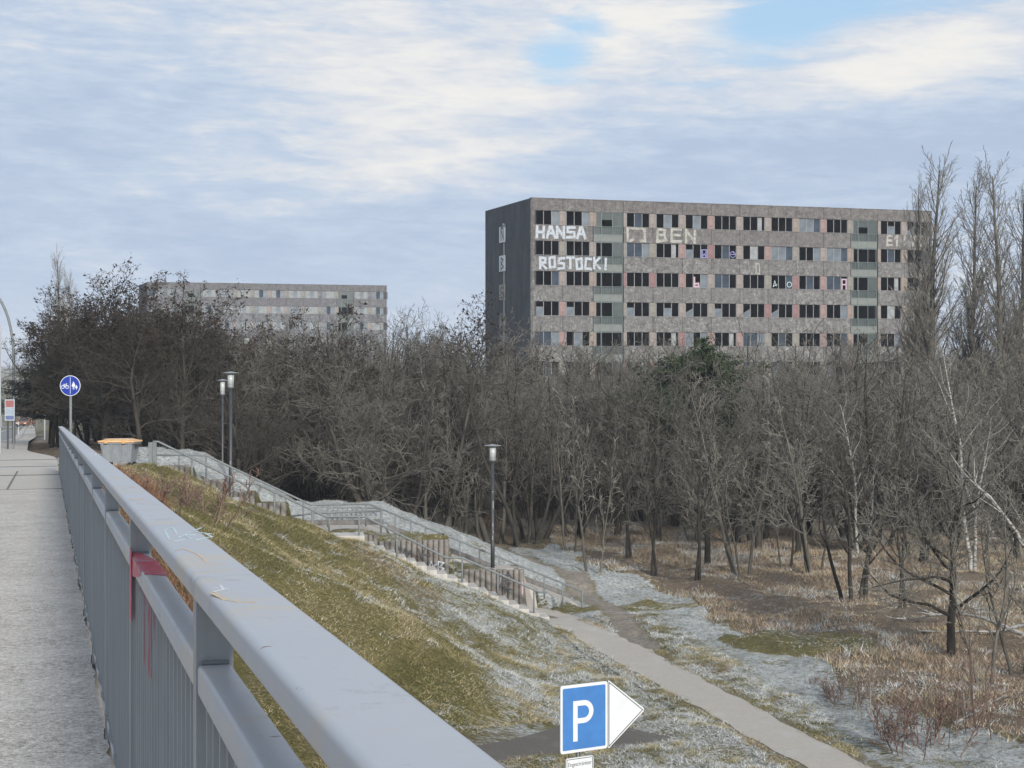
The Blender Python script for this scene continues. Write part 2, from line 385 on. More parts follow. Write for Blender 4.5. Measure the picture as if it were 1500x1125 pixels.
def pathdist(X, Y):
    X = np.asarray(X, float); Y = np.asarray(Y, float); D = np.full(np.broadcast(X, Y).shape, 99.)
    for (a, b, _), (c, d, _) in zip(PATH, PATH[1:]):
        t = np.clip(((X-a)*(c-a)+(Y-b)*(d-b))/((c-a)**2+(d-b)**2), 0, 1); D = np.minimum(D, np.hypot(X-a-t*(c-a), Y-b-t*(d-b)))
    return D
TRAIL = [(4.3, 52), (3.9, 56), (3.5, 60), (2.6, 66), (1.2, 74), (-1.8, 84), (-8, 96)]
def linedist(X, Y, L):
    D = np.full(np.broadcast(X, Y).shape, 99.)
    for (a, b), (c, d) in zip(L, L[1:]):
        t = np.clip(((X-a)*(c-a)+(Y-b)*(d-b))/((c-a)**2+(d-b)**2), 0, 1); D = np.minimum(D, np.hypot(X-a-t*(c-a), Y-b-t*(d-b)))
    return D
def zone(X, Y):
    """frost, dry brown growth, bare soil"""
    u, v = uv(X, Y); n = vnoise(X, Y, 3, 11)+.5*vnoise(X, Y, 1.2, 12)
    xb = 4.2+(70-Y)*.225; onhill = (X < xb-2.5) & (v < .5)
    fr = np.where(onhill, .06+.72*ss(X+.15*(Y-50)+n*2.4, -6.0, -.5), .92)
    fr = np.where(v > 1.1, np.where(v < 3, .3+.3*ss(u, 3, 6), .95), fr)
    br = ss(X-xb+n*1.6, -.3, 1.2)*ss(Y, 20, 30); br = np.where((X < xb-1), 0.0, br)
    br = np.maximum(br, ss(Y+n*4, 79, 84)); br = np.where((X < -6) & (Y > 66), 1.0, br)
    fr = np.where(br > .5, .43+.45*n+.2*ss(Y, 70, 120)*(X < -5)*(Y > 110), fr)
    gp = np.hypot((X-9.3)/2.6, (Y-53)/2.4)+n*.35; br = np.where(gp < 1, .1, br); fr = np.where(gp < 1, .5+.3*n, fr)
    hillb = ss(-(X+.42*(Y-46))-n*1.2, 10.6, 12.5)*(Y < 50)*(X > Rx(Y)); br = np.maximum(br, hillb*.9); fr = fr*(1-hillb)
    br = np.where(onhill, np.maximum(br, .55*ss(n, .15, .45)), br)
    so = ss(-linedist(X, Y, TRAIL)-n*.25, -.8, -.25)
    pd = pathdist(X, Y); so = np.maximum(so, .7*ss(-pd-n*.2, -1.35, -.85))
    litter = ss(Y+n*3, 86, 96)*(X > -12)*.8*(Y < 180); so = np.maximum(so, litter); fr = np.where(so > .4, fr*.55, fr)
    far = ss(Y, 120, 160); fr = fr*(1-far)+.62*far; br = br*(1-far)+.3*far
    return np.clip(fr, 0, 1), np.clip(br, 0, 1), np.clip(so, 0, 1)
def axis(pts):
    out = []
    for a, b, st in pts: out += list(np.arange(a, b, st))
    return np.array(out+[pts[-1][1]])
gx = axis([(-2500, -400, 300), (-400, -60, 20), (-60, -22, 2), (-22, -14, .5), (-14, 14, .16), (14, 30, 1), (30, 80, 5), (80, 400, 40), (400, 2500, 300)])
gy = axis([(-200, -20, 30), (-20, 22, 3), (22, 34, .6), (34, 68, .16), (68, 100, .6), (100, 200, 5), (200, 400, 20), (400, 4200, 300)])
XX, YY = np.meshgrid(gx, gy); ZZ = H(XX, YY)
V = np.stack([XX, YY, ZZ], -1).reshape(-1, 3); nx, ny = len(gx), len(gy)
ii = (np.arange(ny-1)[:, None]*nx+np.arange(nx-1)[None]).ravel()
zf = zone(XX, YY); zc = np.stack([zf[0], zf[1], zf[2], np.ones_like(XX)], -1).reshape(-1, 4)
tag(npmesh('ground', V, np.stack([ii, ii+1, ii+nx+1, ii+nx], 1), ['ground'], tint=('zone', zc), smooth=True), kind='structure')

def ribbon(name, pts, mat, lift=.02, sub=8, kind='structure'):
    q = []
    for a, b in zip(pts, pts[1:]):
        for k in range(sub): q.append([a[i]+(b[i]-a[i])*k/sub for i in range(3)])
    q.append(list(pts[-1])); q = np.array(q); 
    for _ in range(6): q[1:-1] = (q[:-2]+2*q[1:-1]+q[2:])/4
    d = np.gradient(q[:, :2], axis=0); d /= np.linalg.norm(d, axis=1)[:, None]; nrm = np.stack([-d[:, 1], d[:, 0]], 1)
    m = 5; rows = []
    for k in range(m):
        s = (k/(m-1)*2-1)*(q[:, 2]+(.05*np.sin(np.arange(len(q))*1.7)+.04*np.sin(np.arange(len(q))*.61+k)))
        xy = q[:, :2]+nrm*s[:, None]; rows.append(np.column_stack([xy, H(xy[:, 0], xy[:, 1])+lift]))
    V = np.stack(rows, 1).reshape(-1, 3); n = len(q); i = (np.arange(n-1)[:, None]*m+np.arange(m-1)[None]).ravel()
    return tag(npmesh(name, V, np.stack([i, i+1, i+m+1, i+m], 1), [mat]), kind=kind)
ribbon('footpath', PATH, 'path', .014, 10)
ribbon('side_path', [(9.2, 35.7, .75), (11.5, 36.6, .7), (16, 38.6, .7), (24, 43, .7)], 'path', .012)
# dark asphalt of the lane that comes out from under the bridge
mb = MB(); pts = [(-6, 30), (-3.2, 38.0), (-2.2, 38.5), (-1.5, 39.4), (-.8, 39.5), (.1, 40.5), (.9, 40.9), (1.5, 41.35), (2.2, 41.0), (2.8, 40.9), (3.2, 40.3), (3.7, 40.0), (3.95, 39.5), (3.3, 39.2), (2.6, 38.6), (1.9, 38.5), (1.2, 38.0), (.4, 37.8), (-.4, 37.2), (-1, 30)]
mb.prism(pts, .03, lambda x, y, d: (x, y, -9.115+d)); o = mb.build('lane', 'lane_dirt'); tag(o, kind='structure')

# ---------------------------------------------------------------- deck, pavement, road on the ramp
def rp(t, o, h):                 # point on the ramp: t = depth, o = metres to the right of the railing line, h = height
    x = float(Rx(t)); return (x+o*CT, t+o*ST, float(zd(t))+h)
def strip(name, t0, t1, o0, o1, h, mat, step=2.0, kind='structure', jag=0, parent=None, segs=1):
    ts = np.arange(t0, t1, step).tolist()+[t1]; V = []; m = segs+1
    for t in ts:
        for k in range(m): V.append(rp(t, o0+(o1-o0)*k/segs+(rnd.uniform(-jag, jag) if k == segs else 0), h))
    Fc = [(i*m+k, i*m+k+1, (i+1)*m+k+1, (i+1)*m+k) for i in range(len(ts)-1) for k in range(segs)]
    o = npmesh(name, np.array(V), np.array(Fc), [mat], parent)
    if kind: tag(o, kind=kind)
    return o
strip('pavement', -6, 36, -4.2, -.02, .0, 'pave', .12, jag=.012, segs=4)
OL = lambda t: -4.2+2.6*float(ss(t, 76, 122))       # left edge of the pavement, which narrows beyond the bus stop
def vstrip(name, ts, fa, fb, h, mat):
    V = [rp(t, f(t), h) for t in ts for f in (fa, fb)]; return tag(npmesh(name, np.array(V), np.array([(2*i, 2*i+1, 2*i+3, 2*i+2) for i in range(len(ts)-1)]), [mat]), kind='structure')
tt = [36.12]+list(range(38, 282, 2))
OR = lambda t: -.02-1.1*float(ss(t, 62, 78))+.5*float(ss(t, 100, 130))
vstrip('pavement', tt, lambda t: OL(t)-.6*float(ss(t, 76, 110)), OR, 0, 'pave_far')
strip('road', -6, 36, -16, -4.35, -.12, 'road')
vstrip('road', [36]+list(range(38, 292, 2)), lambda t: -16, lambda t: OL(t)-.15, -.12, 'road')
mb = MB()
for t in np.arange(-6, 278, 4):
    a, b = float(t), float(t)+3.99
    p_, q_ = OL(a), OL(b); mb.hexa([rp(a, p_-.145, -.3), rp(a, p_-.005, -.3), rp(b, q_-.005, -.3), rp(b, q_-.145, -.3), rp(a, p_-.145, .01), rp(a, p_-.005, .01), rp(b, q_-.005, .01), rp(b, q_-.145, .01)])
tag(mb.build('kerb', 'concrete'), kind='structure')
mb = MB()
for t in np.arange(60, 285, 9):
    o_ = OL(t)-2.4; mb.quad(rp(t, o_-.2, -.1), rp(t, o_, -.1), rp(t+4.5, o_, -.1), rp(t+4.5, o_-.2, -.1))
for t in np.arange(40, 280, 4):
    o_, o2 = OL(t)-.35, OL(t+4)-.35; mb.quad(rp(t, o_-.2, -.1), rp(t, o_, -.1), rp(t+4, o2, -.1), rp(t+4, o2-.2, -.1))
tag(mb.build('road_marking', 'sign_white'), kind='structure')
mb = MB()                                       # expansion joint, cross joints and the slab of the bridge
mb.hexa([rp(36, -4.2, -.05), rp(36, -.02, -.05), rp(36.12, -.02, -.05), rp(36.12, -4.2, -.05), rp(36, -4.2, .006), rp(36, -.02, .006), rp(36.12, -.02, .006), rp(36.12, -4.2, .006)])
for t in (44.5, 52, 60):
    mb.quad(rp(t, -4.2, .005), rp(t, -.02, .005), rp(t+.1+.006*t, -.02, .005), rp(t+.1+.006*t, -4.2, .005))
mb.quad(rp(36.2, -1.2, .005), rp(36.2, -1.15, .005), rp(48, -1.15, .005), rp(48, -1.2, .005))
tag(mb.build('pavement_joint', 'kerb'), kind='structure')
mb = MB()
for a, b in ((-6, 15), (15, 36), (36, 46)):
    mb.hexa([rp(a, -18, -1.1), rp(a, .3, -1.1), rp(b, .3, -1.1), rp(b, -18, -1.1), rp(a, -18, -.14), rp(a, .3, -.14), rp(b, .3, -.14), rp(b, -18, -.14)])
mb.hexa([rp(37, -18, -9), rp(37, .2, -9), rp(38.5, .2, -9), rp(38.5, -18, -9), rp(37, -18, -1.12), rp(37, .2, -1.12), rp(38.5, .2, -1.12), rp(38.5, -18, -1.12)])
tag(mb.build('bridge_deck', 'concrete'), kind='structure')

# ---------------------------------------------------------------- bridge railing
T0, T1 = -3.4, 47.6
rail = empty('bridge_railing', rp(T0, 0, 0)); tag(rail, 'long grey painted steel bridge railing along the pavement in the foreground', 'railing')
def rel(o, p):
    o.parent = p; o.matrix_parent_inverse = p.matrix_world.inverted() if False else o.matrix_parent_inverse
    return o
LOC = np.array(rail.location)
def rr(t, o, h): p = rp(t, o, h); return (p[0]-LOC[0], p[1]-LOC[1], p[2]-LOC[2])
def profile(name, prof, mat, t0=T0, t1=T1, step=1.275, smooth=False):
    ts = np.arange(t0, t1-.01, step).tolist()+[t1]; m = len(prof); V = [rr(t, a, b) for t in ts for a, b in prof]
    mb = MB(); mb.v = V
    for i in range(len(ts)-1):
        for k in range(m): q = (k+1) % m; mb.f.append((i*m+k, (i+1)*m+k, (i+1)*m+q, i*m+q)); mb.mi.append(0)
    mb.f.append(tuple(range(m))); mb.f.append(tuple(range((len(ts)-1)*m+m-1, (len(ts)-1)*m-1, -1)))
    mb.mi += [0, 0]
    o = mb.build(name, mat, rail, smooth)
    if smooth:
        for p in o.data.polygons:
            if len(p.vertices) > 4: p.use_smooth = False
    return o
def rounded(x0, x1, z0, z1, r, n=5):
    out = []
    for cx, cz, a0 in ((x1-r, z0+r, -90), (x1-r, z1-r, 0), (x0+r, z1-r, 90), (x0+r, z0+r, 180)):
        for k in range(n): a = math.radians(a0+90*k/(n-1)); out.append((cx+r*math.cos(a), cz+r*math.sin(a)))
    return out
profile('top_rail', rounded(-.032, .09, 1.252, 1.3, .013), 'steel', smooth=True)
profile('middle_rail', rounded(-.022, .042, 1.07, 1.13, .008, 3), 'steel', smooth=True)
profile('bottom_rail', rounded(-.018, .034, .06, .105, .008, 3), 'steel')
mb = MB()
n = 46*6                                         # the twisted cable lying along the bottom rail
mb.tube([rr(T0+.2+(T1-T0-.4)*i/n, -.012+.008*math.sin(i*2.1), .115+.006*math.cos(i*2.1)) for i in range(n+1)], .009, 5)
mb.build('cable', 'galv', rail)
post_t = [3.13+2.5*k for k in range(-2, 18)]
for t in post_t:
    hw = .032
    mb = MB(); mb.hexa([rr(t-hw, -.0245, -.32), rr(t-hw, .045, -.32), rr(t+hw, .045, -.32), rr(t+hw, -.0245, -.32), rr(t-hw, -.0245, 1.2525), rr(t-hw, .045, 1.2525), rr(t+hw, .045, 1.2525), rr(t+hw, -.0245, 1.2525)])
    p = mb.build('post', 'steel_shaded', rail)
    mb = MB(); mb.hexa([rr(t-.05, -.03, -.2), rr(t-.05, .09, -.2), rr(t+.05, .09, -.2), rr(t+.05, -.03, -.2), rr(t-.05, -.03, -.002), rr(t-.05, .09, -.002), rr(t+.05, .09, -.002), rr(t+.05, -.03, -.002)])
    mb.hexa([rr(t-.012, -.03, -.0), rr(t-.012, -.001, 0), rr(t+.012, -.001, 0), rr(t+.012, -.03, 0), rr(t-.012, -.03, .05), rr(t-.012, -.001, .05), rr(t+.012, -.001, .05), rr(t+.012, -.03, .05)])
    mb.build('foot_plate', 'kerb', p)
    mb = MB(); mb.tube([rr(t-hw-.004, -.015, 1.132), rr(t-hw-.006, .01, 1.133), rr(t-hw-.004, .036, 1.132)], .006, 6)
    mb.build('weld', 'galv', p)
bars = [t for t in np.arange(T0+.08, T1-.05, .115) if min(abs(t-q) for q in post_t) > .07]
near = sorted([t for t in bars if t > .6])[:100]; rest = [t for t in bars if t not in near]
def bar(mb, t): mb.hexa([rr(t-.006, -.014, .1), rr(t-.006, .028, .1), rr(t+.006, .028, .1), rr(t+.006, -.014, .1), rr(t-.006, -.014, 1.075), rr(t-.006, .028, 1.075), rr(t+.006, .028, 1.075), rr(t+.006, -.014, 1.075)])
for t in near: mb = MB(); bar(mb, t); mb.build('baluster', 'steel_shaded', rail)
mb = MB()
for t in rest: bar(mb, t)
tag(mb.build('balusters', 'steel_shaded', rail), kind='stuff')
# paint on the railing: red spray over the middle rail, scribbles on the top rail
mb = MB(); f_top = lambda x, y, d: rr(y, x-.02, 1.1305+d*.15)
mb.prism([(.0, 4.86), (.064, 4.8), (.062, 5.02), (.064, 5.3), (.03, 5.58), (.0, 5.6)], .012, f_top)
f_side = lambda x, y, d: rr(x, -.0225-d*.1, y-.02)
mb.prism([(5.0, 1.135), (5.1, 1.12), (5.3, 1.1), (5.42, 1.088), (5.57, 1.086), (5.57, 1.15), (5.0, 1.15)], .01, f_side)
f_bar = lambda x, y, d: rr(x, -.0148-d*.1, y-.02)
mb.prism([(5.5, .93), (5.6, .93), (5.6, 1.17), (5.5, 1.17)], .02, lambda x, y, d: rr(x, -.0252-d*.1, y-.02))
for t in [b for b in near if 4.5 < b < 5.3]:
    L = rnd.choice([.02, .08, .22, .35, .5]); mb.prism([(t-.0062, 1.085-L), (t+.0062, 1.085-L*.9), (t+.0062, 1.086), (t-.0062, 1.086)], .012, f_bar)
mb.build('red_paint', 'red_paint', rail)
mb = MB(); f = lambda x, y, d: rr(y, x, 1.3003+d*.1)
z = [(.0, 4.15), (.01, 3.98), (.03, 3.9), (.028, 4.2), (.05, 4.28), (.07, 4.05)]
mb.strokes([[(-.01, 4.0), (.0, 4.3), (.03, 4.4), (.02, 4.15)], [(.02, 4.05), (.1, 4.35)], [(.0, 3.93), (.04, 3.98), (.035, 4.12), (.06, 4.1)], [(.055, 3.95), (.095, 4.02), (.09, 4.16)], [(.07, 4.2), (.1, 4.12)]], .006, f, .004)
mb.build('scribble', 'turquoise_paint', rail)
for ln, w_ in (([(-.024, 2.78), (-.014, 2.68), (.004, 2.64), (.02, 2.63)], .012), ([(-.02, 3.66), (0, 3.7), (.018, 3.55), (.02, 3.38)], .007), ([(-.01, 5.9), (.01, 5.8), (.03, 5.95)], .014), ([(.0, 5.6), (.05, 5.65)], .01)):
    mb = MB(); mb.strokes([ln], w_, f, .003); mb.build('paint_mark', 'orange_paint', rail)
mb = MB(); mb.strokes([[(-.012, 2.86), (.006, 2.84)], [(-.02, 2.8), (-.002, 2.83), (.0, 2.9)], [(.0, 12.5), (.1, 12.6), (.08, 12.9)], [(0, 12.9), (.1, 13.0)], [(.05, 12.4), (.06, 13)]], .005, f, .003)
mb.build('paint_mark', 'sign_white', rail)

# ---------------------------------------------------------------- stairs, palisades, handrails
mb = MB(); u = -.9
while u < 12.2:
    flat = 4.0 < u < 5.7
    du = .36 if not flat else 1.8
    z = max(-9.1+.02, float(stair_z(u+.18)))
    if flat: z = -6.02
    p = lambda a, b, c: W(a, b, c)
    mb.hexa([p(u, -.02, z-.5), p(u+du, -.02, z-.5), p(u+du, 1.12, z-.5), p(u, 1.12, z-.5), p(u, -.02, z), p(u+du, -.02, z), p(u+du, 1.12, z), p(u, 1.12, z)]); u += du
o = mb.build('concrete_stairs', 'concrete_pale'); tag(o, 'narrow pale concrete steps running down the grass bank beside the round palisades', 'stairs')
def tube_rail(name, label, rail_pts, post_us, r=.038, extra=None, h=.9, group=None, lower=None):
    o0 = empty(name, rail_pts[0]); tag(o0, label, 'handrail', group); L = np.array(rail_pts[0])
    q = lambda p: tuple(np.array(p)-L)
    mb = MB(); mb.tube([q(p) for p in rail_pts], r, 8); mb.build('rail', 'galv', o0, True)
    if lower is not None:
        mb = MB(); mb.tube([q((p[0], p[1], p[2]-lower)) for p in rail_pts], r*.7, 6); mb.build('lower_rail', 'galv', o0, True)
    for fr, drop in post_us:                    # fr = running distance along the rail
        acc = 0
        for a, b in zip(rail_pts, rail_pts[1:]):
            l = math.dist(a, b)
            if acc+l >= fr-1e-6:
                k = (fr-acc)/l; p = [a[i]+(b[i]-a[i])*k for i in range(3)]; break
            acc += l
        mb = MB(); mb.tube([q((p[0], p[1], p[2]-drop)), q(p)], r*.95, 6); mb.build('post', 'galv', o0, True)
    return o0
def at_px(x, y, v):              # a point of the stair bank seen at column x, height of row y, at offset v behind the stairs
    t = (x-750)/F; u_ = (t*(SO[1]+SV[1]*v)-SO[0]-SV[0]*v)/(SE[0]-t*SE[1]); p = W(u_, v); return (p[0], p[1], (530-y)/F*p[1])
fr_pts = [at_px(x, y, .04) for x, y in ((224, 647), (232, 647), (358, 709), (378, 709), (477, 757), (535, 757), (653, 817), (677, 817), (789, 867), (802, 868))]
def runs(pts):
    a = [0]; 
    for p, q in zip(pts, pts[1:]): a.append(a[-1]+math.dist(p, q))
    return a
def posts_at(pts, xs, drop, v):
    out = []; ra = runs(pts)
    px = [750+F*p[0]/p[1] for p in pts]
    for x in xs: out.append((float(np.interp(x, px, ra)), drop))
    return out
fo = tube_rail('handrail', 'grey tube handrail down the near side of the stairs, in front of the palisades', fr_pts,
          posts_at(fr_pts, (225, 281, 339, 402, 457, 526, 581, 677, 729, 782), 1.05, 0))
mb = MB(); a = np.array(fr_pts[0]); mb.box(-.16, .12, .0, .05, -1.0, -.02); o = mb.build('end_plate', 'galv', fo)
bk = [(-13.4, 60.2, -3.42), P(302, 667, 60.5), P(455, 739.5, 61.6), P(540, 738, 62), P(560, 746, 61.8), P(853, 866, 59.6)]
bxs = [225, 262, 302, 340, 378, 418, 444, 480, 536, 559, 580, 603, 625, 651, 676, 705, 734, 765, 799, 825, 853]
tube_rail('handrail', 'grey tube handrail down the far side of the frosty ramp behind the palisades', bk, posts_at(bk, bxs, .85, 3))
ck = [P(420, 757, 59.3), P(458, 752, 59.3), P(500, 750, 59.5), P(559, 748, 60.0)]
tube_rail('handrail', 'low grey rail on the near edge of the middle landing', ck, posts_at(ck, (420, 457, 459, 482, 558), .82, 3))
ck = [P(488, 744, 63.5), P(520, 743.5, 64), P(552, 744.5, 64), P(559, 748, 63.5)]
tube_rail('handrail', 'far landing rail with closely set posts on the frosty landing', ck, posts_at(ck, range(488, 556, 7), .72, 3), .022)
ck = [P(448, 737, 66), P(472, 744.5, 66), P(472, 744.6, 65.9)]
tube_rail('handrail', 'short grey rail end at the left of the middle landing', ck, posts_at(ck, (449, 471), .8, 3), .022)
for gi, (a, b, top) in enumerate(GROUPS):
    n = max(3, round((b-a)/.192)); o = empty('palisade_wall', W(a, 1.25, top-1.0)); L = np.array(W(a, 1.25, top-1.0))
    for k in range(n):
        uu = a+(k+.5)*(b-a)/n; x, y, _ = W(uu, 1.25+rnd.uniform(-.015, .015)); r = .5*(b-a)/n-.002; zt = top+rnd.uniform(-.03, .02)
        zb = max(-9.4, stair_z(uu)-.6); mb = MB()
        mb.lathe([(r, zb-L[2]), (r, zt-L[2]-.02), (r-.02, zt-L[2])], x-L[0], y-L[1], 12); c = mb.build('post', 'palisade', o, False)
        for p in c.data.polygons: p.use_smooth = len(p.vertices) == 4
    names = ['short row of brown round palisades at the very top of the stairs', 'low row of palisades second from the top of the stairs', 'row of round palisades third from the top of the stairs',
             'tall palisade row just above the bush and the middle landing', 'small stub row of palisades at the upper edge of the middle landing', 'three palisades right after the middle landing',
             'long palisade row with black and white graffiti tags below the landing', 'lowest palisade row beside the street lamp with a black scrawl']
    tag(o, names[gi], 'palisade wall')
    if gi >= 6:                                  # tags sprayed on the palisades
        fn = lambda x, y, d, L=L: tuple(np.array(W(x, 1.25-(b-a)/n/2-.006-d, y))-L)
        if gi == 6:
            mb = MB(); mb.strokes([[(7.2, -6.6), (7.3, -6.9), (7.45, -6.6), (7.5, -6.95), (7.62, -6.7)], [(7.9, -6.65), (8.0, -7.0), (8.15, -6.6)], [(7.95, -6.8), (8.3, -6.9), (8.25, -6.65)], [(7.15, -6.8), (7.6, -6.8)]], .05, fn); mb.build('graffiti', 'black_paint', o)
            mb = MB(); mb.strokes([[(8.2, -7.5), (8.35, -7.1), (8.5, -7.5)], [(8.3, -7.3), (8.55, -7.2)], [(8.6, -7.5), (8.6, -7.1), (8.8, -7.15), (8.65, -7.3), (8.8, -7.35), (8.62, -7.5)]], .045, fn); mb.build('graffiti', 'white_paint', o)
        else:
            mb = MB(); mb.strokes([[(10.8, -7.5), (10.75, -8.1), (11.05, -7.6), (11.0, -8.25), (11.2, -7.9), (10.9, -7.8)], [(10.7, -7.7), (11.15, -7.6)], [(10.85, -8.0), (11.25, -8.15)], [(11.1, -7.5), (11.25, -7.75), (11.0, -7.95)]], .05, fn); mb.build('graffiti', 'black_paint', o)
            mb = MB(); mb.strokes([[(11.62, -7.9), (11.62, -8.3)]], .05, fn); mb.build('graffiti', 'pink_paint', o)
mb = MB()                                        # concrete of the landings, their dark edge, the asphalt of the ramp foot
def slab(mb, u0, u1, v0, v1, z0, z1, th=.1, mi=0):
    mb.hexa([W(u0, v0, z0-th), W(u1, v0, z1-th), W(u1, v1, z1-th), W(u0, v1, z0-th), W(u0, v0, z0), W(u1, v0, z1), W(u1, v1, z1), W(u0, v1, z0)], mi)
slab(mb, 3.75, 6.9, 3.0, 6.4, -6.28, -6.28)
slab(mb, -2.5, -.1, 3.0, 5.2, -4.2, -4.27); slab(mb, .0, 3.6, 3.4, 5.2, -4.32, -6.26)
slab(mb, 7.0, 14.0, 3.2, 4.7, -6.3, -9.05)
tag(mb.build('ramp_path', 'path'), kind='structure')
mb = MB(); slab(mb, 3.8, 6.95, 6.42, 6.6, -6.1, -6.1, .3); 
for i in range(14):
    u0 = 7+i*.5; slab(mb, u0, u0+.49, 4.72, 4.84, -6.3-.393*(i*.5)+.2, -6.3-.393*(i*.5+.49)+.2, .5)
for i in range(7):
    u0 = i*.52; slab(mb, u0, u0+.51, 5.2, 5.3, -4.2-.54*u0, -4.2-.54*(u0+.51), .4)
slab(mb, 3.75, 6.9, 2.9, 2.98, -6.24, -6.24, .2)
tag(mb.build('kerb_edging', 'kerb'), kind='structure')

# ---------------------------------------------------------------- street lamps on the stairs
def lamp(x, y, ztop, zbase, label, first=[None]):
    if first[0] is None:
        r = empty('street_lamp'); h = 4.8
        mb = MB(); mb.lathe([(.075, 0), (.075, .9), (.062, .95), (.055, h-.62)], sides=12); pl = mb.build('pole', 'black_paint', r, True)
        for z0, hh, a in ((1.1, .14, 4.4), (1.38, .07, 4.9), (1.62, .13, 4.6), (2.32, .3, 4.8), (2.95, .06, 4.5)):
            mb = MB(); q_ = .0685 if z0 < 3 else .066
            for j in range(2):
                a0 = a+j*.22; a1 = a0+.22; mb.quad((q_*math.cos(a0), q_*math.sin(a0), z0), (q_*math.cos(a1), q_*math.sin(a1), z0), (q_*math.cos(a1), q_*math.sin(a1), z0+hh), (q_*math.cos(a0), q_*math.sin(a0), z0+hh))
            mb.build('sticker', 'sign_back', pl)
        mb = MB(); mb.lathe([(.06, h-.66), (.12, h-.62), (.13, h-.57), (.13, h-.55)], sides=16); mb.build('lamp_base', 'sign_back', r, True)
        mb = MB(); mb.lathe([(.115, h-.55), (.125, h-.06)], sides=16); sh = mb.build('lamp_glass', 'glass_milk', r, True)
        mb = MB()
        for k in range(4):
            a = math.pi/4+k*math.pi/2; mb.tube([(.132*math.cos(a), .132*math.sin(a), h-.56), (.132*math.cos(a), .132*math.sin(a), h-.05)], .009, 5)
        mb.build('lamp_stay', 'sign_back', sh)
        mb = MB(); mb.lathe([(.14, h-.06), (.31, h-.045), (.32, h-.025), (.12, h), (.03, h+.02)], sides=24); mb.build('lamp_cap', 'sign_back', r, False)
        first[0] = r; o = r
    else:
        o = copy_tree(first[0])
        for c in [c for ch in o.children for c in ch.children if c.name.startswith('sticker')][1:]: bpy.data.objects.remove(c)
    o.location = (x, y, zbase); k = (ztop-zbase)/4.8; o.scale = (1, 1, k); tag(o, label, 'street lamp', 'black lamps with flat caps along the stairs'); return o
p = P(722, 650, 60.3); lamp(p[0], 59.6, p[2], -7.5, 'black street lamp with stickers on its pole beside the lowest palisades')
p = P(338, 545, 62.5); lamp(p[0], 62.5, p[2], float(H(p[0], 62.5))-.1, 'nearer and taller of the two street lamps behind the upper stairs')
p = P(326, 556, 69); l3 = lamp(p[0], 69, p[2], float(H(p[0], 69))-.1, 'farther and smaller of the two street lamps behind the upper stairs'); l3.scale = (.82, .82, l3.scale[2])

# ---------------------------------------------------------------- parking sign
A = math.radians(30); so = empty('parking_sign', (.73, 25, -9.1)); tag(so, 'blue parking sign with a white P, arrow panel and notice plate on a pole', 'sign')
def sg(w, z, d=0): return (w*math.cos(A)-(-d)*math.sin(A)*-1*-1, w*math.sin(A)-d*math.cos(A), z+9.1) if False else (w*math.cos(A)+d*math.sin(A), w*math.sin(A)-d*math.cos(A), z+9.1)
def rrect(x0, x1, z0, z1, r): return rounded(x0, x1, z0, z1, r, 5)
fn = lambda x, y, d: sg(x, y, d)
mb = MB(); mb.tube([(*sg(.36, -9.3, -.05)[:2], -.2), (*sg(.36, 0, -.05)[:2], 4.1)], .035, 10); mb.build('pole', 'galv', so, True)
mb = MB(); mb.prism(rrect(0, .858, -5.99, -4.95, .04), .018, fn); pl = mb.build('sign_plate', 'sign_white', so)
mb = MB(); mb.prism(rrect(.04, .818, -5.945, -4.995, .02), .003, lambda x, y, d: sg(x, y, .0185+d)); mb.build('blue_field', 'sign_blue', pl)
mb = MB(); arc = [(.42+.17*math.cos(a)*1.15, -5.37+.145*math.sin(a)) for a in np.linspace(math.pi/2, -math.pi/2, 14)]
outer = [(.225, -5.82), (.305, -5.82), (.305, -5.54), (.42, -5.54)]+[(.42+.17*math.sin(a), -5.37-.17*math.cos(a)) for a in np.linspace(0, math.pi, 16)][1:]+[(.225, -5.20)]
mb = MB(); pc = lambda x, y, d: sg(x, y, .023+d)
cx, cz, ro, ri = .42, -5.375, .175, .095
for k in range(14):
    a0, a1 = -math.pi/2+math.pi*k/14, -math.pi/2+math.pi*(k+1)/14
    mb.prism([(cx+ri*math.cos(a0), cz+ri*math.sin(a0)), (cx+ro*math.cos(a0), cz+ro*math.sin(a0)), (cx+ro*math.cos(a1), cz+ro*math.sin(a1)), (cx+ri*math.cos(a1), cz+ri*math.sin(a1))], .002, pc)
mb.prism([(.225, -5.82), (.305, -5.82), (.305, cz+ro), (.225, cz+ro)], .002, pc)
mb.prism([(.305, cz+ri), (cx, cz+ri), (cx, cz+ro), (.305, cz+ro)], .002, pc); mb.prism([(.305, cz-ro), (cx, cz-ro), (cx, cz-ri), (.305, cz-ri)], .002, pc)
mb.build('letter', 'sign_white', pl)
mb = MB(); mb.prism([(.872, -5.985), (.885, -5.995), (1.535, -5.49), (1.54, -5.465), (1.535, -5.44), (.885, -4.945), (.872, -4.955)], .018, fn); ar = mb.build('arrow_plate', 'sign_white', so)
mb = MB(); mb.strokes([[(.885, -5.965), (.885, -4.975), (1.515, -5.465), (.885, -5.965)]], .012, lambda x, y, d: sg(x, y, .0185+d), .0015); mb.build('border', 'black_line', ar)
mb = MB(); mb.prism(rrect(.1, .6, -6.5, -6.07, .03), .016, fn); np_ = mb.build('notice_plate', 'sign_white', so)
mb = MB(); mb.strokes([[(.118, -6.48), (.118, -6.09), (.582, -6.09), (.582, -6.48), (.118, -6.48)]], .009, lambda x, y, d: sg(x, y, .0165+d), .0015); mb.build('border', 'black_line', np_)
mb = MB(); mb.box(-.03, .03, -.03, .03, 0, .08); c = mb.build('clamp', 'black_line', so); c.location = sg(.36, -6.07, -.05)
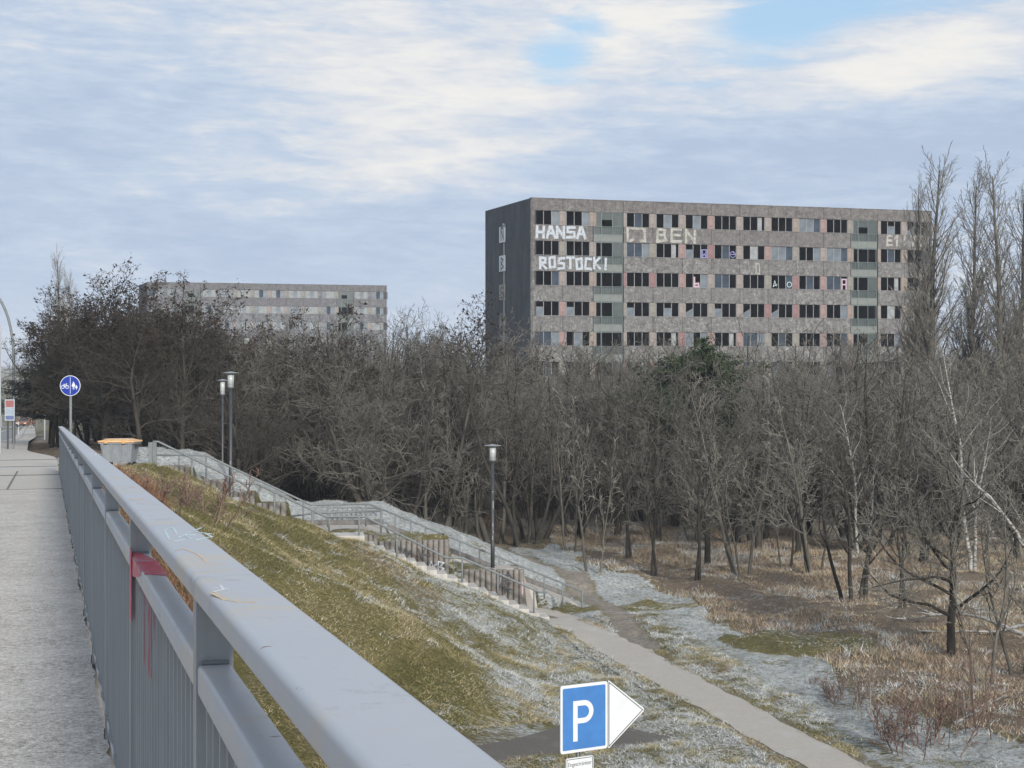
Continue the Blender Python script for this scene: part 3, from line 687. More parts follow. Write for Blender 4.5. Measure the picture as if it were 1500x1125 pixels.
def text(s, size, x, z, parent, off=.0175, sx=.8):
    cu = bpy.data.curves.new('lettering', 'FONT'); cu.body = s; cu.size = size; cu.extrude = .0006
    to = bpy.data.objects.new('tmp', cu); COL.objects.link(to); bpy.context.view_layer.update()
    me = bpy.data.meshes.new_from_object(to.evaluated_get(bpy.context.evaluated_depsgraph_get())); COL.objects.unlink(to); bpy.data.objects.remove(to)
    for v in me.vertices: v.co = sg(x+v.co.x*sx, z+v.co.y, off+v.co.z)
    me.materials.clear(); me.materials.append(MATS['black_line']); o = bpy.data.objects.new('lettering', me); COL.objects.link(o); o.parent = parent
text('Eingeschränkter', .092, .135, -6.2, np_, sx=.72); text('Winterdienst', .092, .135, -6.34, np_, sx=.66)
mb = MB(); c0 = (.535, -6.325); mb.strokes([[(c0[0]-.028*math.cos(a), c0[1]-.028*math.sin(a)), (c0[0]+.028*math.cos(a), c0[1]+.028*math.sin(a))] for a in (0, math.pi/3, 2*math.pi/3)], .009, lambda x, y, d: sg(x, y, .0175+d), .001); mb.build('snowflake', 'black_line', np_)

# ---------------------------------------------------------------- round cycle and footpath sign
bx, by = P(103, 565, 48)[:2]; zg = float(H(bx, by)); zc = (530-565)/F*48
rs = empty('cycle_path_sign', (bx, by, zg)); tag(rs, 'round blue sign with a bicycle and pedestrians on a grey pole', 'sign')
mb = MB(); mb.tube([(0, .04, 0), (0, .04, zc-zg+.2)], .038, 10); mb.build('pole', 'galv', rs, True)
def disc(mb, r, d0, d1, n=32): mb.prism([(r*math.cos(2*math.pi*k/n), r*math.sin(2*math.pi*k/n)) for k in range(n)], d1-d0, lambda x, y, d: (x, -d0-d, y+zc-zg))
mb = MB(); disc(mb, .3, 0, .015); dp = mb.build('sign_plate', 'sign_white', rs)
mb = MB(); disc(mb, .283, .0155, .018); mb.build('blue_field', 'sign_deep', dp)
mb = MB(); f = lambda x, y, d: (x, -.0185-d, y+zc-zg)
circ = lambda cx, cy, r, n=12: [(cx+r*math.cos(2*math.pi*k/n), cy+r*math.sin(2*math.pi*k/n)) for k in range(n+1)]
mb.strokes([[(.003, -.24), (.003, .25)]], .012, f, .001)
mb.strokes([circ(-.215, -.035, .048), circ(-.085, -.035, .048)], .013, f, .001)
mb.strokes([[(-.215, -.035), (-.175, .03), (-.11, .03), (-.085, -.035)], [(-.15, -.035), (-.175, .03)], [(-.15, -.035), (-.11, .03), (-.12, .06), (-.095, .07)], [(-.195, .045), (-.165, .045)]], .012, f, .001)
def figure(cx, base, h):
    mb.prism([(cx+h*.09*math.cos(a), base+h*.9+h*.09*math.sin(a)) for a in np.linspace(0, 2*math.pi, 10)[:-1]], .0015, f)
    mb.prism([(cx-h*.11, base+h*.78), (cx+h*.11, base+h*.78), (cx+h*.2, base+h*.32), (cx-h*.2, base+h*.32)], .0017, f)
    mb.strokes([[(cx-h*.06, base+h*.3), (cx-h*.06, base)], [(cx+h*.06, base+h*.3), (cx+h*.06, base)], [(cx-h*.12, base+h*.72), (cx-h*.22, base+h*.42)], [(cx+h*.12, base+h*.72), (cx+h*.22, base+h*.42)]], h*.07, f, .002)
figure(.1, -.1, .22); figure(.185, -.11, .13); mb.build('symbols', 'sign_white', dp)

# ---------------------------------------------------------------- grit bin with orange lid
bp = P(176, 690, 50.5); bz = float(H(bp[0], 50.5)); bo = empty('waste_container', (bp[0], 50.5, bz), math.radians(-6)); tag(bo, 'grey wheeled container with an orange lid at the top of the grass bank', 'container'); bo.scale = (.84, .84, .97)
def taper(mb, x0, x1, y0, y1, z0, X0, X1, Y0, Y1, z1): mb.hexa([(x0,y0,z0),(x1,y0,z0),(x1,y1,z0),(x0,y1,z0),(X0,Y0,z1),(X1,Y0,z1),(X1,Y1,z1),(X0,Y1,z1)])
mb = MB(); k = .62
taper(mb, -.5, .5, -.3, .3, .16, -.62, .6, -.42, .42, .78)
for x in (-.45, -.15, .15, .42): taper(mb, x-.03, x+.03, -.34, -.3, .2, x*1.15-.03, x*1.15+.03, -.455, -.41, .74)
mb.box(-.66, .64, -.45, .45, .74, .79); mb.build('body', 'bin_grey', bo)
mb = MB(); taper(mb, -.68, .68, -.5, .5, .795, -.66, .66, -.48, .48, .84); taper(mb, -.6, .6, -.42, .42, .841, -.45, .45, -.2, .2, .89)
for x in (-.35, .3): mb.box(x-.06, x+.06, -.54, -.49, .76, .835)
ld = mb.build('lid', 'bin_orange', bo); mb = MB(); mb.strokes([[(-.5, -.3), (-.2, .1)], [(.1, -.2), (.4, .2)], [(-.1, .1), (.2, .3)]], .1, lambda x, y, d: (x, y*.6, .892+d), .002); mb.build('frost_patch', 'sign_white', ld)
for x in (-.45, .45):
    for y in (-.26, .26):
        mb = MB(); mb.tube([(x, y-.03, .08), (x, y+.03, .08)], .08, 12); mb.build('wheel', 'rubber', bo)
for x in (-.7, .68): mb = MB(); mb.tube([(x, -.2, .68), (x, .2, .68)], .02, 6); mb.box(x-.05, x+.05, -.22, -.19, .64, .72); mb.box(x-.05, x+.05, .19, .22, .64, .72); mb.build('handle', 'rubber', bo)
mb = MB(); x, y, z = P(212, 691, 53.5); slab(mb, -3.6, -.95, -.9, 1.0, -3.5, -3.56, .12); tag(mb.build('landing_slab', 'concrete_pale'), kind='structure')

# ---------------------------------------------------------------- far left street: stop sign, masts, posts, car, signs
def gz(x, y): return float(zd(y))-.02
x, y, _ = P(15, 600, 80); z0 = gz(x, y); bs = empty('bus_stop_sign', (x, y, z0)); tag(bs, 'white bus stop board with red header between two poles beside the pavement', 'bus stop sign')
zt = (530-585)/F*80-z0; zb = (530-616)/F*80-z0
mb = MB(); mb.tube([(-.12, 0, 0), (-.12, 0, zb+.3)], .045, 8); mb.build('pole', 'black_paint', bs); mb = MB(); mb.tube([(.17, 0, 0), (.17, 0, zt+.15)], .04, 8); mb.build('pole', 'galv', bs)
mb = MB(); mb.box(-.24, .24, -.09, -.05, zb, zt); bd = mb.build('board', plain('board_grey', (.36, .39, .43)), bs)
mb = MB(); mb.box(-.2, .2, -.096, -.091, zt-.38, zt-.05); mb.build('header', plain('stop_red', (.26, .1, .1)), bd)
mb = MB(); mb.box(-.2, .2, -.096, -.091, zb+.05, zb+.24); mb.build('footer', plain('stop_blue', (.1, .13, .26)), bd)
mb = MB(); mb.box(-.2, .2, -.096, -.091, zb+.3, zt-.42); mb.build('timetable', plain('timetable_grey', (.26, .31, .37)), bd)
def mast(px, Y, base, arm, label, h, mat='galv'):
    x = (px-750)/F*Y; z0 = gz(x, Y); r = empty('street_mast', (x, Y, z0)); tag(r, label, 'lamp post')
    mb = MB(); q = [(0, 0, 0), (0, 0, h*.55)]+[(-arm*(1-math.cos(a)), 0, h*.55+h*.45*math.sin(a)) for a in np.linspace(.15, 1.45, 9)]
    mb.tube(q, [.1]+[.08]*(len(q)-3)+[.05, .045], 8); mb.build('pole', mat, r, True)
    e = q[-1]; mb = MB(); mb.box(e[0]-.5, e[0]+.05, -.12, .12, e[2]-.06, e[2]+.05); mb.build('lamp_head', 'sign_back', r)
mast(20, 95, 0, 1.6, 'tall grey mast with curved arm just behind the bus stop board', 8.9)
x, y, _ = P(.6, 600, 70); z0 = gz(x, y); r = empty('street_mast', (x, y, z0)); tag(r, 'pale straight mast at the extreme left edge of the pavement', 'lamp post')
mb = MB(); mb.tube([(0, 0, 0), (0, 0, 1.3)], .04, 8); mb.build('lower_pole', 'sign_back', r); mb = MB(); mb.tube([(0, 0, 1.3), (0, 0, 5.5)], .035, 8); mb.build('pole', 'sign_back', r)
mb = MB(); mb.box(-.3, .09, -.07, -.045, 1.15, 1.6); mb.build('sign_plate', 'sign_back', r)
for px, Y, h, lb in ((27, 140, 1.1, 'slim white marker post standing at the road edge beyond the bus stop'), (65.5, 110, 2.2, 'tall white marker post beside the dark tree trunks at the pavement')):
    x = (px-750)/F*Y; r = empty('marker_post', (x, Y, gz(x, Y))); tag(r, lb, 'post'); mb = MB(); mb.lathe([(.05, 0), (.05, h-.1), (.02, h)], sides=8); mb.build('shaft', 'sign_white', r)
    mb = MB(); mb.box(-.052, .052, -.055, .055, h-.4, h-.28); mb.build('band', 'black_line', r)
x = (53-750)/F*200; r = empty('yellow_sign', (x, 200, gz(x, 200))); tag(r, 'square yellow roadworks sign on a post far down the road', 'sign')
mb = MB(); mb.tube([(0, 0, 0), (0, 0, 2.9)], .05, 6); mb.build('pole', 'galv', r); mb = MB(); mb.box(-.3, .3, -.09, -.06, 1.95, 2.7); pl = mb.build('sign_plate', 'yellow', r)
mb = MB(); mb.strokes([[(-.15, 2.15), (0, 2.5), (.15, 2.15)]], .07, lambda x, y, d: (x, -.0905-d, y), .003); mb.build('symbol', 'black_line', pl)
x = (46-750)/F*200; r = empty('round_sign', (x, 200, gz(x, 200))); tag(r, 'round white sign with a red rim left of the yellow sign', 'sign')
mb = MB(); mb.tube([(0, 0, 0), (0, 0, 2.7)], .05, 6); mb.build('pole', 'galv', r)
for rr_, d, m, nm in ((.3, 0, 'red_paint', 'rim'), (.21, .02, 'sign_white', 'sign_plate')):
    mb = MB(); mb.prism([(rr_*math.cos(2*math.pi*k/20), 2.4+rr_*math.sin(2*math.pi*k/20)) for k in range(20)], .02, lambda x, y, e: (x, -.06-d-e, y)); mb.build(nm, m, r)
x = (38-750)/F*250; r = empty('parked_car', (x, 250, gz(x, 250)-.1), math.radians(-3)); tag(r, 'small dark orange car driving towards the camera far down the road', 'car')
mb = MB(); side = [(-2.1, .3), (-2.15, .75), (-1.2, .95), (-.6, 1.42), (1.1, 1.45), (1.9, .98), (2.1, .9), (2.1, .3)]
mb.prism(side, 1.7, lambda x, y, d: (d-.85, x, y)); bo_ = mb.build('body', 'car_paint', r)
mb = MB(); mb.hexa([(-.74, -1.17, .98), (.74, -1.17, .98), (.66, -.66, 1.38), (-.66, -.66, 1.38), (-.74, -1.2, 1.0), (.74, -1.2, 1.0), (.66, -.69, 1.4), (-.66, -.69, 1.4)]); mb.build('windscreen', 'car_glass', r)
for s in (-1, 1):
    mb = MB(); mb.prism([(-1.0, .98), (-.55, 1.36), (1.0, 1.38), (1.6, 1.0)], .012, lambda x, y, d: (s*(.852+d), x, y)); mb.build('side_window', 'car_glass', r)
    mb = MB(); mb.box(s*.62-.15, s*.62+.15, -2.17, -2.12, .62, .75); mb.build('headlight', 'sign_white', r)
    for yy in (-1.35, 1.3): mb = MB(); mb.tube([(s*.72, yy, .31), (s*.88, yy, .31)], .31, 14); w_ = mb.build('wheel', 'rubber', r); mb = MB(); mb.tube([(s*.87, yy, .31), (s*.89, yy, .31)], .18, 10); mb.build('rim', 'sign_back', w_)
mb = MB(); mb.box(-.8, .8, -2.19, -2.13, .3, .55); mb.build('bumper', 'rubber', r)

# ---------------------------------------------------------------- apartment slabs
BW, FH, NB = 3.57, 3.3, 14
def window_meshes():
    out = {}
    def fr(lower):
        mb = MB()
        for x in (0, .93, 1.86, 2.73): mb.box(x, x+.07, .0, .1, 0, 1.5)
        mb.box(0, 2.8, -.012, .11, -.06, 0); mb.box(0, 2.8, .0, .1, 1.5, 1.56)
        if lower: mb.hexa([(1.9, .02, .05), (2.0, .02, .05), (2.0, .06, .05), (1.9, .06, .05), (2.6, .02, 1.4), (2.7, .02, 1.4), (2.7, .06, 1.4), (2.6, .06, 1.4)])
        return mb
    out['frame'] = fr(False); out['frame_b'] = fr(True); return out
def pane_mb(code):
    mb = MB()
    for i, c in enumerate(code):
        x0 = .07+.93*i; x1 = x0+.86 if i < 2 else 2.73
        if c == 'd': mb.box(x0, x1, .04, .055, 0, 1.5, 0)
        elif c == 'g': mb.box(x0, x1, .04, .055, 0, 1.5, 1)
        elif c == 'h': mb.box(x0, x1, .04, .055, 0, .95, 1); 
        elif c == 'c': mb.box(x0, x1-.25, .14, .16, .0, 1.5, 2); mb.box(x0, x1, .04, .055, 0, 1.5, 1) if False else None
        elif c == 's': n = len(mb.v); mb.hexa([(x0, .04, 0), (x1, .04, 0), (x1, .055, 0), (x0, .055, 0), (x0, .04, .45), (x1, .04, .95), (x1, .055, .95), (x0, .055, .45)], 1)
        elif c == 'w': mb.box(x0, x1, .05, .065, 0, 1.5, 2)
    if not mb.v: mb.box(.08, .1, .04, .05, 0, .3, 0)
    return mb
def building(name, loc, rz, far, label, seed, nfl=8):
    R = random.Random(seed); b = empty(name, loc, rz); tag(b, label, 'building', 'abandoned slab blocks behind the wood')
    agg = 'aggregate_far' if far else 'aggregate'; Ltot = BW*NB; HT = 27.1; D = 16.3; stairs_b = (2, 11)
    mb = MB(); mb.box(-.12, .5, .0, D, 0, HT); gb = mb.build('gable_wall', 'gable', b)
    mb = MB(); mb.box(Ltot-.5, Ltot+.15, .0, D, 0, HT); mb.build('gable_wall', 'gable', b)
    mb = MB(); mb.box(.5, Ltot-.5, D-.3, D, 0, HT-.4); mb.build('rear_wall', agg, b)
    mb = MB(); mb.box(.5, Ltot-.5, .32, D-.3, HT-.6, HT-.35); mb.build('roof', 'concrete', b)
    mb = MB(); mb.box(3, 5.5, 5, 8, HT-.3, HT+.0); mb.tube([(7, 3, HT-.4), (7, 3, HT+.45)], .03, 6); mb.build('roof_hatch', 'concrete', b)
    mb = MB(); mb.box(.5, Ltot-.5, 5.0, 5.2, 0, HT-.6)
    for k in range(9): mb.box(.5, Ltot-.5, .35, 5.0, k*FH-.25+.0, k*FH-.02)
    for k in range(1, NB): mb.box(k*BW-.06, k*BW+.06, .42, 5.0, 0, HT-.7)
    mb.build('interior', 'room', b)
    segs = [(0, 2), (3, 11), (12, 14)]
    mb = MB(); mb.box(-.14, Ltot+.17, -.06, .3, HT-1.3, HT); mb.box(-.14, Ltot+.17, -.1, .34, HT, HT+.06)
    mb.build('parapet', agg, b)
    win_z = lambda k: HT-1.35-1.5-k*FH+.02           # k = 0 top storey, bottom of its windows
    prot = {}
    piers = ['pier_pink', 'pier_salmon', 'pier_cream', 'pier_mix', 'pier_cream', 'pier_mix', 'pier_pink', 'pier_salmon', 'pier_mix', 'pier_red'] if not far else ['pier_mix', 'aggregate_far', 'pier_cream']
    frames = window_meshes(); codes = (['   ', '  d', '   ', ' d ', 'dd ', '  g', 's  ', ' g ', 'h  ', 'ggd', 'ddg', ' h ', 'g g', '  c', ' w '] if not far else ['ggg', 'wgw', 'wdg', 'gww', 'wwg', 'dgg', 'gdg', 'www', 'gcg'])
    meshes = {}
    def mesh_of(key, mb, mats):
        if key not in meshes:
            o = mb().build(key[0], mats); meshes[key] = o.data; bpy.data.objects.remove(o)
        return meshes[key]
    def inst(nm, me, parent, loc=(0, 0, 0)):
        o = bpy.data.objects.new(nm, me); COL.objects.link(o); o.parent = parent; o.location = loc; return o
    seen = nfl
    for k in range(seen):
        zb = win_z(k)
        for s0, s1 in segs:
            mb = MB(); z1 = zb-.07; z0 = zb-FH+1.5+.03
            x0, x1 = s0*BW+(.0 if s0 == 0 else .05), s1*BW-(.05 if s1 < NB else 0)
            if s0 == 0: x0 = -.13
            if s1 == NB: x1 = Ltot+.16
            mb.box(x0, x1, -.05, .3, max(z0, .0), z1); mb.box(x0, x1, -.09, .2, z1, z1+.035); mb.build('spandrel_panel', agg, b)
            if s0 == 0: 
                mb = MB(); mb.box(-.13, .3, -.03, .3, z1+.04, zb+1.53); mb.build('corner_panel', agg, b)
            for i in range(s0, s1):
                wx = i*BW+.42
                wb = .0
                w = inst('window', mesh_of(('window', R.random() < .04), lambda: frames['frame_b'] if list(meshes).count(0) else frames['frame'], 'frame'), b, (wx, .08, zb))
                cd = R.choice(codes)
                if not far and k == 0 and i < 2: cd = R.choice(['  g', '  d'])
                if not far and k == 1 and i < 2: cd = '   '
                inst('pane', mesh_of(('pane', cd), lambda: pane_mb(cd), ['glass_dark', 'glass_grey', 'curtain']), w)
                pm = R.choice(piers)
                if not far and 'pier' in pm and i >= 11 or (not far and i < 2 and R.random() < .6): pm = R.choice(['pier_cream', 'pier_salmon', 'pier_mix'])
                def pmb():
                    mb = MB(); mb.box(2.8, 3.53, -.06, .2, -.02, 1.53); return mb
                inst('side_panel', mesh_of(('side_panel', pm), pmb, pm), w)
                if i in (s0, ):
                    def pm2():
                        mb = MB(); mb.box(-.37 if s0 else -.12, -.003, -.06, .2, -.02, 1.53); return mb
                    inst('side_panel', mesh_of(('side_panel', pm, s0 > 0), pm2, pm), w)
        for i in stairs_b:                           # glazed stair column, half a storey off
            x0, x1 = i*BW+.06, (i+1)*BW-.06; zt = zb+1.5; tl = {}
            mb = MB(); 
            for x in (x0, x0+.85, x0+.93, x0+2.2, x1-.05): mb.box(x, x+.05, .0, .08, zt-FH+.02, zt)
            for z in (zt, zt-.0-1.55, zt-2.4, zt-FH+.08): mb.box(x0, x1, -.02, .09, z-.05, z)
            sw = mb.build('stair_window', plain('stair_frame', (.13, .16, .16), .6), b)
            mb = MB()
            if k == 0: mb.box(x0+.05, x1-.05, .05, .06, zt-.8, zt-.05, 0); mb.box(x0+.05, x0+.9, .05, .06, zt-1.55, zt-.8, 0); mb.box(x0+2.2, x1-.05, .05, .06, zt-1.55, zt-.8, 0)
            else: mb.box(x0+2.2, x1-.05, .05, .06, zt-1.5, zt-.05, 0) if (k+i) % 2 else mb.box(x0+.05, x0+.4, .05, .06, zt-1.5, zt-.05, 0)
            mb.box(x0+.05, x1-.05, .12, .13, zt-2.38, zt-1.6, 0); mb.build('pane', 'glass_teal', sw)
            mb = MB(); mb.box(x0+.03, x1-.03, .02, .1, zt-FH+.1, zt-2.45) if k or True else 0
            mb.build('panel', 'panel_mint' if (not far or k % 2) else 'glass_teal', sw)
            mb = MB()
            for q in range(14): xx = x0+.1+q*(x1-x0-.2)/13; mb.box(xx, xx+.025, -.0, .02, zt-2.35, zt-1.65)
            mb.build('balustrade', 'stair_frame', sw)
    mb = MB(); mb.box(.5, Ltot-.5, .0, .3, 0, max(0.1, win_z(nfl-1)-1.9)); mb.build('plinth', agg, b)
    return b, win_z
bA, wz = building('slab_block', (2.15, 178, -9.3), math.atan2(16, 47.65), False, 'large derelict concrete slab block with graffiti and broken windows at right', 3)
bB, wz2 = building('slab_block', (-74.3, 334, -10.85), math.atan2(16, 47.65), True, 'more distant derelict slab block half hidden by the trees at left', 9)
# graffiti lettering: strokes on a 1 x 1 cell
GL = {'H': [[(0, 0), (.05, 1)], [(0, .5), (.85, .5)], [(.8, 0), (.85, 1)]], 'A': [[(0, 0), (.35, 1), (.55, 1), (.95, 0)], [(.2, .4), (.75, .4)]], 'N': [[(0, 0), (0, 1), (.8, 0), (.8, 1)]],
      'S': [[(.85, 1), (.05, .95), (.05, .55), (.8, .5), (.85, .05), (0, 0)]], 'R': [[(0, 0), (0, 1), (.75, .95), (.75, .55), (.05, .5), (.85, 0)]], 'O': [[(.1, 0), (0, .9), (.75, 1), (.85, .05), (.1, 0)]],
      'T': [[(0, 1), (.9, 1)], [(.45, 1), (.45, 0)]], 'C': [[(.85, .95), (.1, 1), (0, .05), (.85, 0)]], 'K': [[(0, 0), (0, 1)], [(.8, 1), (.05, .5), (.85, 0)]], '!': [[(.4, 1), (.35, .3)], [(.33, .05), (.36, .02)]],
      'B': [[(0, 0), (.05, 1), (.7, .9), (.6, .55), (.05, .5)], [(.6, .55), (.8, .15), (0, 0)]], 'E': [[(.8, 1), (.02, 1), (0, 0), (.85, .03)], [(0, .52), (.7, .52)]], '□': [[(.05, 0), (0, 1), (1.5, .97), (1.55, 0)], [(.05, .05), (.25, 0), (.5, .12)], [(1.2, 0), (1.55, .02)]],
      '1': [[(0, .75), (.35, 1), (.3, 0)]], 'I': [[(.3, 0), (.3, 1)]], 'V': [[(0, 1), (.4, 0), (.75, 1)]], 'D': [[(0, 0), (0, 1), (.6, .95), (.6, .05), (0, 0)]], ' ': []}
def graffito(word, x, z, h, adv, w, mat, parent=None, cw=None, nm='graffiti', yoff=-.055, wob=.06):
    mb = MB(); R = random.Random(len(word)); cw = cw or adv*.82
    for ch in word:
        dz = R.uniform(-wob, wob)*h
        mb.strokes([[(x+a*cw, z+dz+c*h) for a, c in ln] for ln in GL[ch]], w, lambda p, q, d: (p, yoff-d, q), .01, k0=rnd.randrange(30)); x += adv*(2.05 if ch == '□' else 1)
    return mb.build(nm, mat, parent or bA)
z0 = wz(0)-1.62
tag(graffito('HANSA', .55, z0+.2, 1.12, 1.18, .3, 'white_paint'), 'white lettering HANSA under the top left windows')
tag(graffito('ROSTOCK!', .95, z0-FH+.18, 1.15, 1.05, .27, 'white_paint', cw=.78), 'white lettering ROSTOCK! under the second row of windows')
tag(graffito('□BEN', 11.2, z0+.12, 1.4, 1.75, .3, 'cream_paint', cw=1.35), 'pale lettering BEN with a box shaped O')
tag(graffito('E1IVI', 44.1, z0+.3, 1.1, 1.05, .26, 'cream_paint', cw=.75), 'pale lettering at the upper right corner')
graffito('D', 27.0, z0-FH+.0, 1.2, .8, .13, 'cream_paint', cw=.75)
def wgraf(lines, x, k, w, mat): 
    mb = MB(); mb.strokes([[(x+a, wz(k)+c) for a, c in ln] for ln in lines], w, lambda p, q, d: (p, .1-d, q), .01); mb.build('graffiti', mat, bA)
def wi(i, p): return i*BW+.42+.93*p+.1
wgraf([[(0, .1), (.75, .1), (.75, .95), (0, .95), (0, .1)], [(.15, .8), (.15, .2), (.38, .5), (.6, .2), (.6, .8)]], wi(5, 2), 1, .1, 'lilac_paint')
wgraf([circ(.38, .5, .34, 10), [(.15, .5), (.6, .5), (.4, .75)]], wi(6, 2), 1, .07, 'lilac_paint')
wgraf([[(.1, 1.1), (.1, .1)], [(.1, .4), (.6, .45), (.65, .1), (.2, .1)]], wi(5, 1), 2, .2, 'pink_paint')
wgraf([[(.1, .1), (.1, 1.2), (.65, 1.2), (.65, .1)], [(.1, .6), (.65, .6)]], wi(10, 2), 2, .16, 'pink_paint')
wgraf([[(.2, .2), (.4, .9), (.6, .3)], [(.3, .3), (.7, .5)]], wi(8, 0), 2, .06, 'turquoise_paint'); wgraf([circ(.4, .5, .3, 10)], wi(8, 2), 2, .06, 'turquoise_paint')
# gable: white letter boards one below the other along a down pipe
mb = MB(); mb.tube([(-.22, 8.9, 2), (-.22, 8.9, 24.8)], .09, 6); mb.tube([(-.3, 8.4, 24.7), (-.3, 8.9, 24.95), (-.3, 9.6, 24.5)], .14, 6)
mb.build('down_pipe', 'sign_back', bA)
for k, ln in enumerate(([[(.35, .3), (.3, 1.9), (.9, .35), (.85, 1.9)]], [[(.3, .2), (.35, 1.9), (.85, 1.6), (.4, 1.1), (.9, .6), (.3, .25)]], [[(.9, 1.8), (.3, 1.7), (.35, 1.1), (.9, 1.0), (.8, .3), (.3, .35)]], [[(.3, 1.9), (.8, 1.4), (.5, .9), (.8, .2)]])):
    zc_ = wz(0)-.65-k*FH*1.0-.0
    mb = MB(); mb.box(-.3, -.2, 8.5, 10.5, zc_-.7+.0, zc_+1.1); bd = mb.build('letter_board', ('sign_white' if k < 2 else 'cream_paint') if k < 3 else 'frame', bA)
    mb = MB(); mb.strokes([[(10.3-a*1.5, zc_-.68+c*.8) for a, c in l] for l in ln], .17, lambda p, q, d: (-.305-d, p, q), .01); mb.build('graffiti', 'black_paint', bd)

# ---------------------------------------------------------------- trees
def prisms(S, sides):            # S: n x 8 array p0 p1 r0 r1 -> separate tapered prisms
    p0, p1, r0, r1 = S[:, :3], S[:, 3:6], S[:, 6], S[:, 7]
    d = p1-p0; d /= np.maximum(1e-9, np.linalg.norm(d, axis=1))[:, None]
    ref = np.where(np.abs(d[:, 2:3]) < .9, np.array([[0, 0, 1.]]), np.array([[1., 0, 0]]))
    a = np.cross(d, ref); a /= np.linalg.norm(a, axis=1)[:, None]; b = np.cross(d, a); n = len(S)
    V = np.zeros((n, 2, sides, 3))
    for k in range(sides):
        t = 2*math.pi*k/sides; o = math.cos(t)*a+math.sin(t)*b
        V[:, 0, k] = p0-d*(r0*.3)[:, None]+o*r0[:, None]; V[:, 1, k] = p1+d*(r1*.3)[:, None]+o*r1[:, None]
    base = np.arange(n)[:, None]*2*sides; Fc = []
    for k in range(sides): q = (k+1) % sides; Fc.append(base+np.array([[k, q, sides+q, sides+k]]))
    return V.reshape(-1, 3), np.stack(Fc, 1).reshape(-1, 4)
STEM = [0]
def grow_tree(seed, K):
    R = random.Random(seed); segs = [[] for _ in range(5)]; tips = []
    def norm(v): l = math.sqrt(v[0]**2+v[1]**2+v[2]**2) or 1; return (v[0]/l, v[1]/l, v[2]/l)
    def turn(d, ang):
        while True:
            q = (R.gauss(0, 1), R.gauss(0, 1), R.gauss(0, 1)); k = q[0]*d[0]+q[1]*d[1]+q[2]*d[2]; q = (q[0]-k*d[0], q[1]-k*d[1], q[2]-k*d[2])
            l = math.sqrt(q[0]**2+q[1]**2+q[2]**2)
            if l > .1: break
        c, s = math.cos(ang), math.sin(ang)/l; return (d[0]*c+q[0]*s, d[1]*c+q[1]*s, d[2]*c+q[2]*s)
    def br(p, d, L, r, lev):
        n = K['nseg'][lev]; st = L/n; wob = K['wob'][lev]; up = K['up'][lev]; rt = max(K['rmin'], r*K['end'][lev])
        pts = [p]; ds = [d]; rs = [r]
        for i in range(n):
            d = norm((d[0]+R.gauss(0, wob), d[1]+R.gauss(0, wob), d[2]+R.gauss(0, wob)+up)); q = (p[0]+d[0]*st, p[1]+d[1]*st, p[2]+d[2]*st)
            r1 = r+(rt-r)*(i+1)/n; segs[lev].append((*p, *q, rs[-1], r1, STEM[0])); p = q; pts.append(p); ds.append(d); rs.append(r1)
        if lev+1 >= K['levels']: tips.append(p); return
        nc = K['kids'][lev]; nc = max(1, int(nc*(.75+.5*R.random())*(min(1.4, max(.45, L/K['ref'][lev])) if lev else 1)))
        for j in range(nc):
            f = K['start'][lev]+(1-K['start'][lev])*((j+R.random())/nc); x = f*n; i = min(n-1, int(x)); t = x-i
            q = tuple(pts[i][a]+(pts[i+1][a]-pts[i][a])*t for a in range(3)); rad = rs[i]+(rs[i+1]-rs[i])*t
            cl = L*K['ratio'][lev]*(K['taper'][lev]*(1-f)+1-K['taper'][lev])*(.7+.6*R.random())
            a = math.radians(R.gauss(*K['ang'][lev])); br(q, norm(turn(ds[i], a)), cl, max(K['rmin'], min(rad*.75, rad*K['rr'][lev])), lev+1)
    for s in range(K['stems']):
        STEM[0] = s
        a = R.random()*6.28; lean = K['lean']*(R.random()*.6+.4) if K['stems'] > 1 else K['lean']*R.random()
        o = .22*K['stems']**.5 if K['stems'] > 1 else 0
        br((o*math.cos(a), o*math.sin(a), -.25), norm((math.cos(a)*lean, math.sin(a)*lean, 1)), K['h']*(1 if s == 0 else R.uniform(.65, .95)), K['r']*(1 if s == 0 else R.uniform(.5, .9)), 0)
    return segs, tips
BASE = dict(levels=4, nseg=[12, 8, 5, 3], wob=[.07, .13, .2, .22], up=[.04, .07, .05, .02], end=[.12, .2, .3, .5], rmin=.0095, kids=[13, 9, 8, 0], ref=[1, 3.5, 1.5], start=[.22, .15, .1],
            ratio=[.48, .42, .5], taper=[.6, .5, .4], ang=[(48, 12), (45, 15), (45, 18)], rr=[.5, .5, .5], stems=1, lean=.12, h=10.0, r=.17)
def kind(**k): d = dict(BASE); d.update(k); return d
